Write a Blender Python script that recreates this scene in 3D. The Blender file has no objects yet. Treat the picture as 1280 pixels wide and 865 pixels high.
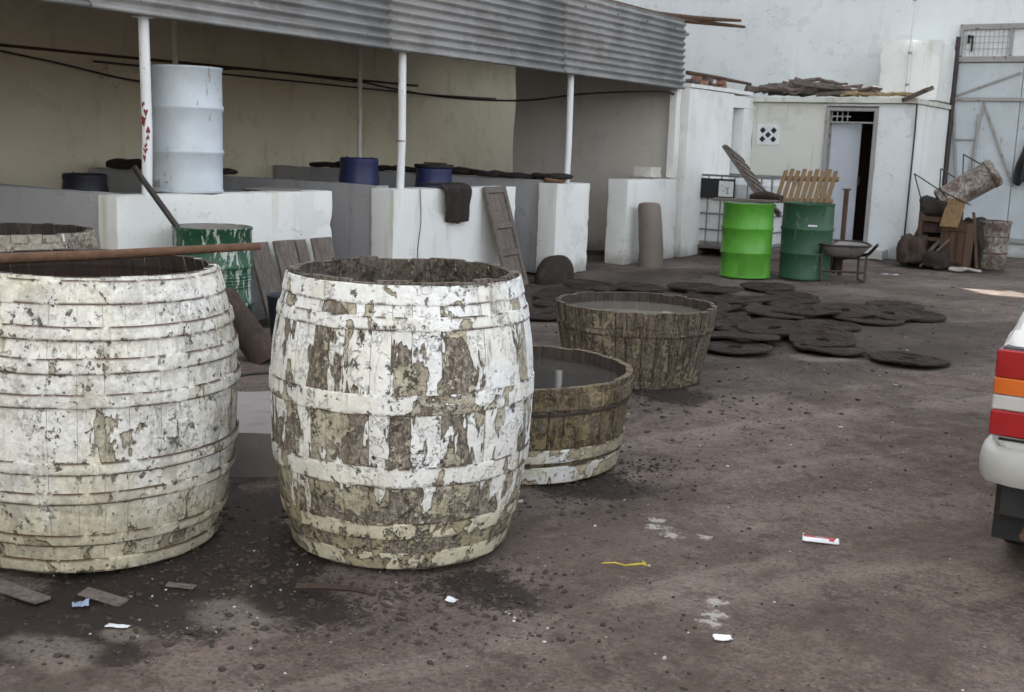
import bpy, math, random
from mathutils import Vector, Matrix, noise as mn
R = math.radians
PI = math.pi
rnd = random.Random(7)
scene = bpy.context.scene
COL = scene.collection

# ------------------------------------------------------------------ camera
cam_d = bpy.data.cameras.new('camera')
cam = bpy.data.objects.new('camera', cam_d)
COL.objects.link(cam)
cam_d.sensor_width = 36.0
cam_d.lens = 36.0 * 1430.0 / 1280.0
cam_d.clip_end = 600
cam_d.dof.use_dof = True
cam_d.dof.focus_distance = 4.4
cam_d.dof.aperture_fstop = 9.0
YAW, PITCH, ROLL = R(32.8), math.atan((432.5 - 178) / 1430.0), R(2.0)
cam.matrix_world = (Matrix.Translation((0, 0, 1.45)) @ Matrix.Rotation(YAW, 4, 'Z')
                    @ Matrix.Rotation(PI / 2 - PITCH, 4, 'X') @ Matrix.Rotation(ROLL, 4, 'Z'))
scene.camera = cam

# ------------------------------------------------------------------ light
SUN = Vector((-1.0, 1.15, 1.0)).normalized()          # towards the sun: low, behind the tall back wall
world = bpy.data.worlds.new('World')
scene.world = world
world.use_nodes = True
wn = world.node_tree
bg = wn.nodes['Background']
sky = wn.nodes.new('ShaderNodeTexSky')
sky.sky_type = 'NISHITA'
sky.sun_disc = False
sky.sun_elevation = math.asin(SUN.z)
sky.sun_rotation = math.atan2(SUN.x, SUN.y)
sky.air_density = 1.0
sky.dust_density = 2.5
sky.ozone_density = 0.7
hs = wn.nodes.new('ShaderNodeHueSaturation')
hs.inputs['Saturation'].default_value = 0.32
wn.links.new(sky.outputs[0], hs.inputs['Color'])
wn.links.new(hs.outputs[0], bg.inputs[0])
bg.inputs[1].default_value = 0.15
sun_d = bpy.data.lights.new('sun', 'SUN')
sun_d.energy = 5.0
sun_d.angle = R(0.53)
sun_d.color = (1.0, 0.94, 0.85)
sun = bpy.data.objects.new('sun', sun_d)
sun.location = (0, 0, 20)
sun.rotation_euler = SUN.to_track_quat('Z', 'Y').to_euler()
COL.objects.link(sun)
vs = scene.view_settings
vs.view_transform = 'Standard'
vs.look = 'None'
vs.gamma = 1.0
vs.use_curve_mapping = False
vs.exposure = 1.93
scene.cycles.max_bounces = 6
scene.cycles.diffuse_bounces = 4
scene.cycles.glossy_bounces = 3
scene.cycles.transmission_bounces = 2
scene.cycles.use_adaptive_sampling = True
scene.cycles.adaptive_threshold = 0.02
scene.cycles.caustics_reflective = False


# ------------------------------------------------------------------ node helpers
class G:
    def __init__(s, name):
        s.mat = bpy.data.materials.new(name)
        s.mat.use_nodes = True
        s.nt = s.mat.node_tree
        s.bsdf = s.nt.nodes['Principled BSDF']

    def node(s, t, ins=None, **at):
        n = s.nt.nodes.new(t)
        for k, v in at.items():
            setattr(n, k, v)
        for k, v in (ins or {}).items():
            s.put(n.inputs[k], v)
        return n

    def put(s, sock, v):
        if isinstance(v, bpy.types.NodeSocket):
            s.nt.links.new(v, sock)
        elif isinstance(v, (tuple, list)) and len(v) == 3 and sock.type == 'RGBA':
            sock.default_value = (*v, 1)
        else:
            sock.default_value = v

    def co(s, scale=(1, 1, 1), loc=(0, 0, 0), world=False):
        if world:
            o = s.node('ShaderNodeNewGeometry').outputs['Position']
        else:
            o = s.node('ShaderNodeTexCoord').outputs['Object']
        return s.node('ShaderNodeMapping', {'Vector': o, 'Scale': scale, 'Location': loc}).outputs[0]

    def xyz(s, v):
        return s.node('ShaderNodeSeparateXYZ', {0: v}).outputs

    def rand(s):
        return s.node('ShaderNodeObjectInfo').outputs['Random']

    def noise(s, vec, scale, detail=4, rough=.55, dist=0):
        return s.node('ShaderNodeTexNoise', {'Vector': vec, 'Scale': scale, 'Detail': detail, 'Roughness': rough, 'Distortion': dist}).outputs[0]

    def voro(s, vec, scale, feature='F1'):
        return s.node('ShaderNodeTexVoronoi', {'Vector': vec, 'Scale': scale}, feature=feature).outputs['Distance']

    def mix(s, f, a, b, mode='MIX'):
        n = s.node('ShaderNodeMix', data_type='RGBA', blend_type=mode)
        s.put(n.inputs[0], f); s.put(n.inputs[6], a); s.put(n.inputs[7], b)
        return n.outputs[2]

    def m(s, op, a, b=0.0, c=0.0):
        n = s.node('ShaderNodeMath', operation=op)
        s.put(n.inputs[0], a); s.put(n.inputs[1], b); s.put(n.inputs[2], c)
        return n.outputs[0]

    def step(s, v, lo, hi, a=0.0, b=1.0):
        return s.node('ShaderNodeMapRange', {'Value': v, 'From Min': lo, 'From Max': hi, 'To Min': a, 'To Max': b},
                      interpolation_type='SMOOTHSTEP').outputs[0]

    def bump(s, h, strength=.5, dist=.01, normal=None):
        n = s.node('ShaderNodeBump', {'Height': h, 'Strength': strength, 'Distance': dist})
        if normal is not None:
            s.put(n.inputs['Normal'], normal)
        return n.outputs[0]

    def fin(s, col, rough=.8, normal=None, metal=0.0, spec=.5):
        s.put(s.bsdf.inputs['Base Color'], col)
        s.put(s.bsdf.inputs['Roughness'], rough)
        s.put(s.bsdf.inputs['Metallic'], metal)
        s.put(s.bsdf.inputs['Specular IOR Level'], spec)
        if normal is not None:
            s.put(s.bsdf.inputs['Normal'], normal)
        return s.mat


def peel(name, white=.5, cream=.42, stave=.16, zb=.0, white_col=(.74, .75, .74), cream_col=(.56, .53, .43), z0=.5,
         woodA=(.23, .20, .17), woodB=(.055, .042, .033), speck=.5, seed=0.0, hoop=False, low=.30, grime=.35, patch=.20, rust=.5, yellow=(.58, .52, .36), runs=.55, scab=.58, clean=.75, tint=(.90, .86, .72), streak=0.0):
    """old whitewash flaking in layers from staves or hoops"""
    g = G(name)
    v = g.co(loc=(seed, seed * .7, seed * .3))
    vs_ = g.co(scale=(1, 1, .30), loc=(seed, -seed, 0))
    vg = g.co(scale=(1, 1, .06))
    z = g.xyz(g.node('ShaderNodeTexCoord').outputs['Object'])[2]
    rd = g.m('SUBTRACT', g.rand(), .5)
    fine = g.m('SUBTRACT', g.noise(v, 42, 4, .68), .5)
    mid = g.noise(v, 11, 5, .68)
    big = g.noise(v, 3.4, 3, .6)
    a = g.noise(vs_ if not hoop else v, 8.5 if not hoop else 6, 4, .6, .4)
    val = g.m('ADD', a, g.m('MULTIPLY', g.m('SUBTRACT', g.noise(vs_, 30, 3, .6), .5), .26))
    val = g.m('ADD', val, g.m('MULTIPLY', rd, stave))
    val = g.m('ADD', val, g.m('MULTIPLY', g.m('SUBTRACT', big, .5), patch * 2))
    val = g.m('ADD', val, g.m('MULTIPLY', g.m('SUBTRACT', z, z0), zb))
    mw = g.step(val, white - .014, white + .014)
    halo = g.m('SUBTRACT', g.step(val, white - .045, white), mw)
    cv = g.m('ADD', g.m('ADD', g.noise(v, 5.5, 4, .62), g.m('MULTIPLY', fine, .4)), g.m('MULTIPLY', rd, stave * .6))
    mc = g.step(cv, cream - .015, cream + .015)
    gr = g.noise(vg, 55, 3, .6)
    gn = g.noise(g.co(scale=(1, 1, .55), loc=(seed, 0, seed)), 78, 4, .8)
    wood = g.mix(g.step(gr, .38, .62), woodA, (woodA[0] * .50, woodA[1] * .46, woodA[2] * .42))
    wood = g.mix(g.step(mid, .46, .60), wood, woodB)
    wood = g.mix(g.step(gn, .50, .58, 0, .85), wood, (woodA[0] * 1.7, woodA[1] * 1.65, woodA[2] * 1.5))
    wood = g.mix(g.step(gn, .46, .38, 0, .8), wood, woodB)
    cr = g.mix(g.step(mid, .35, .7), cream_col, (cream_col[0] * .74, cream_col[1] * .71, cream_col[2] * .64))
    wh = g.mix(g.step(big, .42, .62), white_col, (white_col[0] * tint[0], white_col[1] * tint[1], white_col[2] * tint[2]))
    # splash zone near the ground is stained yellow
    wet = g.m('ADD', z, g.m('MULTIPLY', g.m('SUBTRACT', a, .5), .6))
    yw = g.step(wet, low + .16, low - .14, 0, .8)
    wh = g.mix(yw, wh, yellow)
    cr = g.mix(yw, cr, (yellow[0] * .66, yellow[1] * .63, yellow[2] * .55))
    col = g.mix(mc, wood, cr)
    col = g.mix(mw, col, wh)
    col = g.mix(g.m('MULTIPLY', halo, .65), col, (.12, .092, .065))
    # brown run marks
    run = g.m('MULTIPLY', g.step(g.noise(g.co(scale=(1, 1, .10), loc=(seed * 2, 0, 0)), 19, 4, .65), .55, .70), g.step(big, .40, .60))
    col = g.mix(g.m('MULTIPLY', run, runs), col, (.14, .105, .065))
    if streak:
        col = g.mix(g.m('MULTIPLY', g.step(g.noise(g.co(scale=(1, 1, .07), loc=(0, seed, 0)), 30, 4, .7), .48, .60), streak), col, (.026, .019, .014))
        col = g.mix(g.m('MULTIPLY', g.step(g.noise(g.co(scale=(1, 1, .09), loc=(seed, 0, 0)), 44, 4, .75), .60, .66), streak * .8), col, (.36, .32, .24))
    # general grime, specks of mould and larger dark scabs
    col = g.mix(g.m('MULTIPLY', g.step(g.noise(v, 7.5, 5, .75), .46, .60), g.m('MULTIPLY', grime, g.m('SUBTRACT', 1.0, g.m('MULTIPLY', mw, clean * .6)))), col, (.22, .195, .16))
    sp = g.m('MULTIPLY', g.step(g.noise(v, 62, 4, .7), .62, .66), g.step(mid, .68 - .2 * speck, .76 - .2 * speck))
    sc = g.m('MULTIPLY', g.step(g.m('ADD', g.noise(v, 24, 5, .75), 0.0), .595, .63), g.step(g.noise(v, 3.1, 3), scab - .1, scab))
    col = g.mix(g.m('MULTIPLY', g.m('MAXIMUM', sp, sc), .86), col, (.05, .037, .028))
    # rust and dirt where a hoop edge has chipped ("edge" is stored on hoops only)
    ed = g.node('ShaderNodeAttribute', attribute_name='edge').outputs['Fac']
    rk = g.m('MULTIPLY', ed, g.step(g.noise(v, 9, 5, .7), .60 - .25 * rust, .70 - .25 * rust))
    col = g.mix(rk, col, g.mix(fine, (.09, .05, .032), (.05, .036, .028)))
    col = g.mix(g.m('MULTIPLY', g.step(fine, -.12, .1, .35, 0), g.m('SUBTRACT', 1.0, g.m('MULTIPLY', mw, clean))), col, (.10, .085, .07))
    h = g.m('ADD', g.m('MULTIPLY', mw, .9), g.m('MULTIPLY', mc, .5))
    h = g.m('ADD', h, g.m('MULTIPLY', fine, g.step(mw, 0, 1, 1.3, .35)))
    h = g.m('ADD', h, g.m('MULTIPLY', gr, .4))
    h = g.m('ADD', h, g.m('MULTIPLY', mid, .6))
    h = g.m('SUBTRACT', h, g.m('MULTIPLY', g.m('MAXIMUM', sp, sc), .6))
    return g.fin(col, .82, g.bump(h, 1.0, .010), spec=.3)


def wood(name, a, b, scale=(1, 1, .06), f=40, rough=.8, dark=(.03, .022, .018), amount=.3, world=False):
    g = G(name)
    v = g.co(scale=scale)
    v1 = g.co()
    n = g.noise(v, f, 5, .65)
    c = g.mix(g.step(n, .3, .7), a, b)
    c = g.mix(g.m('MULTIPLY', g.m('SUBTRACT', g.rand(), .2), .5), c, b)
    c = g.mix(g.m('MULTIPLY', g.step(g.noise(v1, 9, 5, .7), .48, .68), amount), c, dark)
    return g.fin(c, rough, g.bump(g.m('ADD', n, g.m('MULTIPLY', g.noise(v1, 35, 4), .5)), .6, .006), spec=.3)


def plaster(name, col, dirt=(.30, .27, .20), amount=.35, bump=.5, low=.25):
    g = G(name)
    p = g.co(world=True)
    z = g.xyz(p)[2]
    n = g.noise(p, 1.3, 6, .6)
    f = g.noise(p, 22, 5, .65)
    c = g.mix(g.step(n, .35, .7, 0, .5), col, (col[0] * .86, col[1] * .85, col[2] * .80))
    st = g.m('MULTIPLY', g.step(g.noise(g.co(scale=(1, 1, .12), world=True), 6, 5, .6), .54, .75), amount)
    c = g.mix(st, c, dirt)
    zz = g.m('ADD', z, g.m('MULTIPLY', g.m('SUBTRACT', g.noise(p, 3.0, 5, .6), .5), .5))
    c = g.mix(g.step(zz, low, low - .28, 0, .65), c, (.17, .145, .12))
    sp = g.m('MULTIPLY', g.step(g.noise(p, 38, 3), .66, .71), g.step(n, .45, .6))
    c = g.mix(g.m('MULTIPLY', sp, .5), c, (.22, .19, .16))
    ck = g.node('ShaderNodeTexVoronoi', {'Vector': g.node('ShaderNodeVectorMath', {0: p, 1: g.node('ShaderNodeTexNoise', {'Vector': p, 'Scale': 5.0, 'Detail': 3.0}).outputs['Color']}, operation='ADD').outputs[0], 'Scale': 1.3}, feature='DISTANCE_TO_EDGE').outputs['Distance']
    cm = g.m('MULTIPLY', g.step(ck, .006, .002), g.step(n, .52, .60))
    c = g.mix(g.m('MULTIPLY', cm, .6), c, (.16, .14, .12))
    pm = g.step(g.noise(p, 2.1, 4, .6), .58, .61)
    c = g.mix(g.m('MULTIPLY', pm, .30), c, (col[0] * .72, col[1] * .72, col[2] * .70))
    h = g.m('ADD', g.m('MULTIPLY', f, .7), g.m('MULTIPLY', pm, .5))
    return g.fin(c, .88, g.bump(h, bump, .012), spec=.25)


def paint(name, col, chips=0.0, chipcol=(.5, .5, .48), rust=0.0, rough=.35, seed=0.0, dirt=.25):
    g = G(name)
    v = g.co(loc=(seed, seed, seed))
    vz = g.co(scale=(1, 1, .3), loc=(seed, 0, 0))
    c = g.mix(g.step(g.noise(v, 3, 5, .6), .35, .7, 0, dirt), col, (col[0] * .55, col[1] * .55, col[2] * .5))
    h = g.m('MULTIPLY', g.noise(v, 18, 3), .15)
    ro = g.step(g.noise(v, 5, 4), .3, .7, rough, rough + .2)
    if chips:
        mk = g.m('MULTIPLY', g.step(g.noise(vz, 22, 5, .65), .66 - .2 * chips, .69 - .2 * chips), g.step(g.noise(v, 3, 4), .35, .5))
        c = g.mix(mk, c, chipcol)
        h = g.m('SUBTRACT', h, g.m('MULTIPLY', mk, .4))
        ro = g.m('MAXIMUM', ro, g.m('MULTIPLY', mk, .8))
    if rust:
        rk = g.step(g.noise(v, 11, 6, .7), .66 - .3 * rust, .72 - .3 * rust)
        c = g.mix(rk, c, g.mix(g.noise(v, 30), (.16, .055, .025), (.05, .025, .018)))
        ro = g.m('MAXIMUM', ro, g.m('MULTIPLY', rk, .85))
        h = g.m('ADD', h, g.m('MULTIPLY', rk, .3))
    return g.fin(c, ro, g.bump(h, .4, .006))


def flat(name, col, rough=.6, metal=0.0, n=20, var=.3, bump=.3):
    g = G(name)
    v = g.co()
    k = g.noise(v, n, 4, .6)
    c = g.mix(g.step(k, .3, .7), col, tuple(x * (1 - var) for x in col))
    return g.fin(c, rough, g.bump(k, bump, .005), metal)


def ground_mat():
    g = G('trodden_earth')
    p = g.co(world=True)
    big = g.noise(p, .55, 5, .6)
    mid = g.noise(p, 2.6, 6, .62)
    fine = g.noise(p, 26, 6, .7)
    a, b = (.225, .175, .149), (.143, .109, .090)
    c = g.mix(g.step(mid, .32, .68), a, b)
    c = g.mix(g.step(big, .42, .66, 0, .55), c, (.26, .215, .19))
    c = g.mix(g.step(fine, .35, .72, 0, .5), c, (.075, .057, .049))
    rot = g.node('ShaderNodeMapping', {'Vector': g.node('ShaderNodeMapping', {'Vector': p, 'Rotation': (0, 0, R(28))}).outputs[0], 'Scale': (1.0, .10, 1.0)}).outputs[0]
    sw = g.noise(rot, 3.2, 4, .55, .8)
    c = g.mix(g.step(sw, .54, .64, 0, .5), c, (.30, .25, .215))
    c = g.mix(g.step(sw, .46, .36, 0, .45), c, (.085, .064, .053))
    # drag and tyre marks along the yard
    tr = g.noise(g.co(scale=(1.0, .16, 1), world=True), 4.0, 5, .6, .3)
    c = g.mix(g.step(tr, .52, .70, 0, .45), c, (.085, .066, .057))
    gr1 = g.noise(p, 62, 5, .82)
    c = g.mix(g.step(gr1, .50, .36, 0, .75), c, (.060, .043, .034))
    c = g.mix(g.step(gr1, .53, .66, 0, .6), c, (.30, .255, .225))
    sm = g.step(g.noise(p, .9, 4, .6, .5), .46, .62)
    c = g.mix(g.m('MULTIPLY', sm, .55), c, (.075, .053, .042))
    mo = g.noise(p, 7.5, 5, .75)
    c = g.mix(g.step(mo, .52, .66, 0, .65), c, (.060, .043, .034))
    c = g.mix(g.step(mo, .46, .34, 0, .35), c, (.27, .215, .185))

    shared = {}

    def blob(cx, cy, sx, sy, wob=.9, f=3.5):
        if f not in shared:
            shared[f] = g.m('ADD', g.m('SUBTRACT', g.noise(p, f, 6, .78), .5), g.m('MULTIPLY', g.m('SUBTRACT', gr1, .5), .55))
        d = g.node('ShaderNodeVectorMath', {0: p, 1: (-cx, -cy, 0)}, operation='ADD').outputs[0]
        d = g.node('ShaderNodeVectorMath', {0: d, 1: (1 / sx, 1 / sy, 0)}, operation='MULTIPLY').outputs[0]
        ln = g.node('ShaderNodeVectorMath', {0: d}, operation='LENGTH').outputs['Value']
        return g.m('ADD', ln, g.m('MULTIPLY', shared[f], wob * 2.2))
    dark = None
    for (cx, cy, sx, sy) in [(-2.86, 2.30, .46, .32), (-3.0, 2.75, .46, .36), (-3.25, 3.05, .3, .3), (-2.95, 1.93, .28, .28), (-2.6, 1.95, .2, .1),
                             (-2.45, 2.55, .24, .16), (-2.02, 3.02, .22, .12), (-2.30, 4.25, .28, .22), (-2.85, 6.1, .35, .22), (-4.7, 13.0, .7, .3), (-3.5, 16.0, .9, .4)]:
        k = g.step(blob(cx, cy, sx, sy, 1.25), 1.10, .80)
        dark = k if dark is None else g.m('MAXIMUM', dark, k)
    c = g.mix(g.m('MULTIPLY', dark, .90), c, (.024, .017, .014))
    oil = g.step(blob(-3.4, 9.3, 2.0, 2.6, .7, 1.4), 1.25, .6)
    c = g.mix(g.m('MULTIPLY', oil, .72), c, (.042, .033, .030))
    oil2 = g.step(blob(-5.8, 10.4, .9, 2.4, .7, 1.4), 1.25, .6)
    c = g.mix(g.m('MULTIPLY', oil2, .6), c, (.045, .035, .031))
    pale = None
    for (cx, cy, sx, sy) in [(-2.50, 2.34, .17, .12), (-2.73, 1.86, .20, .12), (-2.66, 2.06, .10, .06), (-2.55, 8.1, .25, .2)]:
        k = g.step(blob(cx, cy, sx, sy, .9, 6), 1.1, .55)
        pale = k if pale is None else g.m('MAXIMUM', pale, k)
    c = g.mix(g.m('MULTIPLY', pale, g.step(gr1, .35, .6, .25, .75)), c, (.29, .245, .205))
    lime = None
    for (cx, cy, s_) in [(-1.83, 3.92, .07), (-1.74, 3.86, .07), (-1.62, 3.93, .05), (-1.33, 3.36, .05), (-1.30, 3.26, .055), (-1.28, 3.19, .05),
                         (-1.86, 4.0, .05), (-4.55, 11.9, .12)]:
        k = g.step(blob(cx, cy, s_, s_ * .8, 1.5, 30), .75, .3)
        lime = k if lime is None else g.m('MAXIMUM', lime, k)
    c = g.mix(g.m('MULTIPLY', lime, .75), c, (.55, .53, .50))
    h = g.m('ADD', g.m('MULTIPLY', fine, .8), g.m('MULTIPLY', gr1, 1.0))
    ro = g.m('SUBTRACT', .92, g.m('MULTIPLY', dark, .30))
    return g.fin(c, ro, g.bump(h, .9, .014), spec=.28)


MT = {}
MT['ground'] = ground_mat()
MT['white_wall'] = plaster('whitewash', (.76, .77, .75), (.45, .40, .27), .5, low=.24)
MT['grey_wall'] = plaster('grey_render', (.40, .40, .42), (.22, .20, .18), .35, low=.12)
MT['cream_wall'] = plaster('cream_distemper', (.76, .68, .52), (.25, .22, .15), .30)
MT['dull_wall'] = plaster('dull_render', (.60, .57, .525), (.25, .23, .20), .3)
MT['blue_wall'] = plaster('bluish_limewash', (.70, .735, .75), (.45, .43, .38), .22)
MT['stained_wall'] = plaster('stained_limewash', (.58, .58, .53), (.28, .25, .18), .8, low=.6)
MT['concrete'] = plaster('concrete', (.27, .25, .24), (.12, .10, .09), .4, low=-1)
MT['stump'] = plaster('brown_stone', (.21, .175, .15), (.10, .08, .065), .5, low=-1)
MT['barrel_old'] = peel('whitewashed_staves_thick', white=.345, cream=.38, stave=.05, zb=.12, speck=.95, seed=3.1, low=.27, white_col=(.77, .765, .73), grime=.5, patch=.10, runs=.8, scab=.50, clean=.3, tint=(.94, .91, .80), cream_col=(.60, .56, .46))
MT['barrel_old_hoop'] = peel('whitewashed_hoops_thick', white=.37, cream=.34, stave=.03, speck=.9, seed=3.1, hoop=True, low=.27, white_col=(.78, .775, .735), grime=.45, patch=.10, rust=.78, scab=.52, clean=.3, tint=(.94, .91, .80), cream_col=(.60, .56, .46))
MT['barrel_flake'] = peel('flaking_staves', white=.525, cream=.485, stave=.17, woodA=(.25, .225, .195), woodB=(.075, .058, .045), zb=.26, speck=.7, seed=1.7, low=.24, z0=.52, patch=.17, grime=.34, runs=.75, scab=.53, white_col=(.80, .81, .81), tint=(.96, .94, .88))
MT['barrel_flake_hoop'] = peel('flaking_hoops', white=.435, cream=.42, stave=.03, zb=.15, speck=.5, seed=1.7, hoop=True, low=.26, patch=.14, rust=.55, scab=.53, white_col=(.79, .80, .79), tint=(.96, .94, .87))
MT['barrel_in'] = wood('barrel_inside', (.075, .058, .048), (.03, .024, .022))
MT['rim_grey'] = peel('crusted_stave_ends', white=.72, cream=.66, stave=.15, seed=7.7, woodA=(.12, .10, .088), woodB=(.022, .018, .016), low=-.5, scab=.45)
MT['barrel_back'] = peel('grey_lime_staves', white=.66, cream=.40, stave=.1, seed=6.6, speck=.5, cream_col=(.42, .39, .33))
MT['tub_wood'] = peel('mossy_tub_staves', runs=.9, white=.80, cream=.60, stave=.16, seed=2.2, speck=.7, streak=.55, woodA=(.175, .135, .075), woodB=(.035, .025, .016),
                      cream_col=(.34, .28, .16), low=-.5)
MT['tub_hoop'] = peel('cream_tub_hoops', white=.54, cream=.36, stave=.05, seed=4.3, hoop=True, cream_col=(.58, .52, .38), low=-.5)
MT['tub_dark'] = peel('stained_tub_staves', white=.685, cream=.585, stave=.12, seed=9.2, speck=.8, runs=.9, streak=.85, woodA=(.16, .13, .098), woodB=(.026, .02, .016),
                      cream_col=(.34, .30, .22), low=.16)
MT['hoop_iron'] = flat('old_iron', (.06, .045, .038), .75, .2)
MT['grey_wood'] = wood('grey_weathered_wood', (.20, .17, .145), (.10, .083, .072))
MT['brown_wood'] = wood('brown_wood', (.13, .075, .045), (.055, .032, .022))
MT['pole_wood'] = wood('worn_pole_wood', (.17, .095, .058), (.09, .048, .030), scale=(.06, 1, 1))
MT['yellow_wood'] = wood('sawn_yellow_wood', (.25, .165, .080), (.15, .092, .045))
MT['ceiling_wood'] = wood('dark_ceiling_boards', (.085, .05, .038), (.04, .026, .022), scale=(1, .06, 1))
MT['bark'] = wood('bark', (.075, .048, .035), (.03, .022, .018), f=28)
MT['twig'] = wood('dry_branches', (.19, .155, .13), (.085, .068, .06), scale=(1, 1, 1), f=14)
MT['sunlit_tone'] = flat('sunlit_rubble', (.36, .27, .14), .9)  # sunlit look of the roof-edge slabs put into their colour
MT['galv'] = None
g = G('corrugated_iron')
p = g.co(world=True)
k = g.noise(p, 2.2, 6, .62)
c = g.mix(g.step(k, .35, .7), (.28, .28, .278), (.18, .177, .172))
c = g.mix(g.step(g.noise(p, 7, 5, .65), .56, .70, 0, .6), c, (.38, .385, .38))
c = g.mix(g.step(g.noise(g.co(scale=(1, .12, 1), world=True), 9, 5, .6), .58, .75, 0, .55), c, (.16, .135, .11))
MT['galv'] = g.fin(c, .62, g.bump(g.noise(p, 25, 4), .25, .004), .15)
MT['white_enamel'] = paint('white_enamel', (.53, .58, .63), chips=.10, chipcol=(.30, .30, .29), rust=.02, rough=.30, dirt=.35)
MT['post_white'] = paint('white_post_paint', (.72, .74, .75), chips=.15, chipcol=(.3, .28, .25), rough=.45, dirt=.2)
MT['red_mark'] = flat('red_paint_mark', (.20, .022, .028), .6)
MT['green_old'] = paint('flaking_green_paint', (.018, .085, .042), chips=.62, chipcol=(.45, .47, .44), rough=.35, dirt=.5)
MT['lime'] = paint('bright_green_paint', (.090, .32, .030), chips=.12, chipcol=(.05, .13, .03), rust=.06, rough=.36, dirt=.5)
MT['green_dark'] = paint('dull_green_paint', (.022, .075, .040), chips=.25, chipcol=(.10, .15, .11), rust=.12, rough=.45)
MT['blue_plastic'] = flat('blue_plastic', (.024, .030, .115), .45, bump=.05)
MT['blue_dark'] = flat('dark_blue_plastic', (.020, .020, .034), .5, bump=.05)
MT['black'] = flat('black_rubber', (.018, .017, .017), .75)
MT['sack'] = flat('dark_sacking', (.032, .024, .020), .95, n=60, var=.5, bump=.8)
MT['rust'] = paint('rusted_iron', (.10, .05, .032), rust=.6, rough=.7)
MT['iron'] = flat('dark_iron_bar', (.055, .043, .038), .6, .4)
g = G('rust_eaten_drum')
v = g.co()
k1 = g.noise(v, 30, 5, .75)
k2 = g.noise(v, 6, 5, .7)
c = g.mix(g.step(k1, .40, .62), (.34, .32, .28), (.11, .075, .055))
c = g.mix(g.step(k2, .46, .62, 0, .85), c, (.085, .05, .035))
MT['rust_foil'] = g.fin(c, .6, g.bump(g.m('ADD', k1, k2), .6, .01), .15)
MT['cable'] = flat('cable', (.055, .045, .040), .7)
MT['door_blue'] = paint('grey_blue_door', (.42, .45, .50), chips=.1, rough=.5)
MT['gate_blue'] = paint('pale_blue_gate', (.46, .50, .52), chips=.12, chipcol=(.3, .28, .26), rough=.55)
MT['gate_bar'] = paint('weathered_gate_bar', (.30, .29, .28), rust=.25, rough=.6)
MT['cage'] = flat('galvanised_tube', (.22, .215, .21), .5, .5)
MT['bottle'] = flat('cloudy_plastic', (.66, .68, .68), .45, n=4, var=.25, bump=.05)
MT['label_white'] = flat('label_white', (.66, .68, .68), .5, n=8, var=.12, bump=.02)
MT['label_ink'] = flat('label_ink', (.02, .02, .03), .6)
MT['block_dark'] = flat('near_black', (.02, .02, .022), .9)
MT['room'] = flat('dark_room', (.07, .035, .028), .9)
MT['car'] = paint('white_car_paint', (.72, .73, .72), rough=.18, dirt=.12)
MT['bumper'] = paint('grey_white_bumper', (.40, .40, .39), rough=.4, dirt=.3)
MT['trim'] = flat('car_trim', (.02, .02, .022), .5, bump=.05)
MT['tyre'] = flat('tyre_rubber', (.022, .021, .021), .85)
MT['rim'] = flat('steel_rim', (.25, .25, .25), .4, .6)


def lens(name, col):
    g = G(name)
    v = g.co()
    r = g.m('SINE', g.m('MULTIPLY', g.xyz(v)[0], 1500.0))
    dk = g.noise(v, 14, 3)
    g.fin(g.mix(g.step(dk, .4, .7, 0, .5), col, tuple(x * .6 for x in col)), .16, g.bump(r, .15, .001))
    g.bsdf.inputs['Coat Weight'].default_value = .6
    return g.mat


MT['lens_red'] = lens('red_lens', (.30, .010, .012))
MT['lens_amber'] = lens('amber_lens', (.55, .12, .015))
MT['lens_clear'] = lens('clear_lens', (.45, .45, .44))


def glassy(name, col, rough, bump=.0):
    g = G(name)
    n = g.bump(g.noise(g.co(), 9, 2), bump, .004) if bump else None
    return g.fin(col, rough, n, spec=.5)


MT['water'] = glassy('murky_water', (.060, .056, .050), .05, .10)
MT['water_pale'] = glassy('lit_murky_water', (.15, .14, .115), .07, .10)  # paler copy of the murky water, its reflection put into the colour
MT['water_dark'] = glassy('dark_lees', (.020, .010, .008), .14, .25)
MT['car_glass'] = glassy('car_glass', (.015, .018, .02), .04)
g = G('pressed_fibre_mat')
v = g.co()
n1 = g.noise(v, 85, 4, .8)
n2 = g.noise(v, 8, 4)
rad = g.node('ShaderNodeVectorMath', {0: v, 1: (1, 1, 0)}, operation='MULTIPLY').outputs[0]
rad = g.node('ShaderNodeVectorMath', {0: rad}, operation='LENGTH').outputs['Value']
rg = g.m('SINE', g.m('ADD', g.m('MULTIPLY', rad, 430), g.m('MULTIPLY', n2, 6)))
c = g.mix(g.step(n1, .36, .62), (.012, .009, .007), (.046, .034, .027))
c = g.mix(g.step(n2, .45, .66, 0, .5), c, (.075, .058, .047))
c = g.mix(g.step(rg, -.2, -1, 0, .6), c, (.014, .010, .008))
c = g.mix(g.m('MULTIPLY', g.rand(), .5), c, (.058, .042, .034))
MT['mat'] = g.fin(c, .85, g.bump(g.m('ADD', n1, g.m('MULTIPLY', rg, .35)), .9, .008), spec=.3)
g = G('dark_crumbs')
v = g.co(world=True)
MT['crumb'] = g.fin(g.mix(g.noise(v, 14), (.012, .009, .007), (.075, .057, .047)), .95)
g = G('pale_crumbs')
v = g.co(world=True)
MT['pale_crumb'] = g.fin(g.mix(g.step(g.noise(v, 9), .4, .6), (.20, .175, .155), (.58, .57, .54)), .9)
MT['paper'] = flat('paper', (.74, .75, .78), .7, n=12, var=.12)
MT['paper_red'] = flat('red_print', (.42, .035, .045), .6)
MT['paper_blue'] = flat('bluish_wrapper', (.36, .44, .62), .5)
MT['yellow_cord'] = flat('yellow_cord', (.55, .42, .03), .6)
MT['brick'] = flat('orange_brick', (.30, .16, .10), .9)


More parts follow.
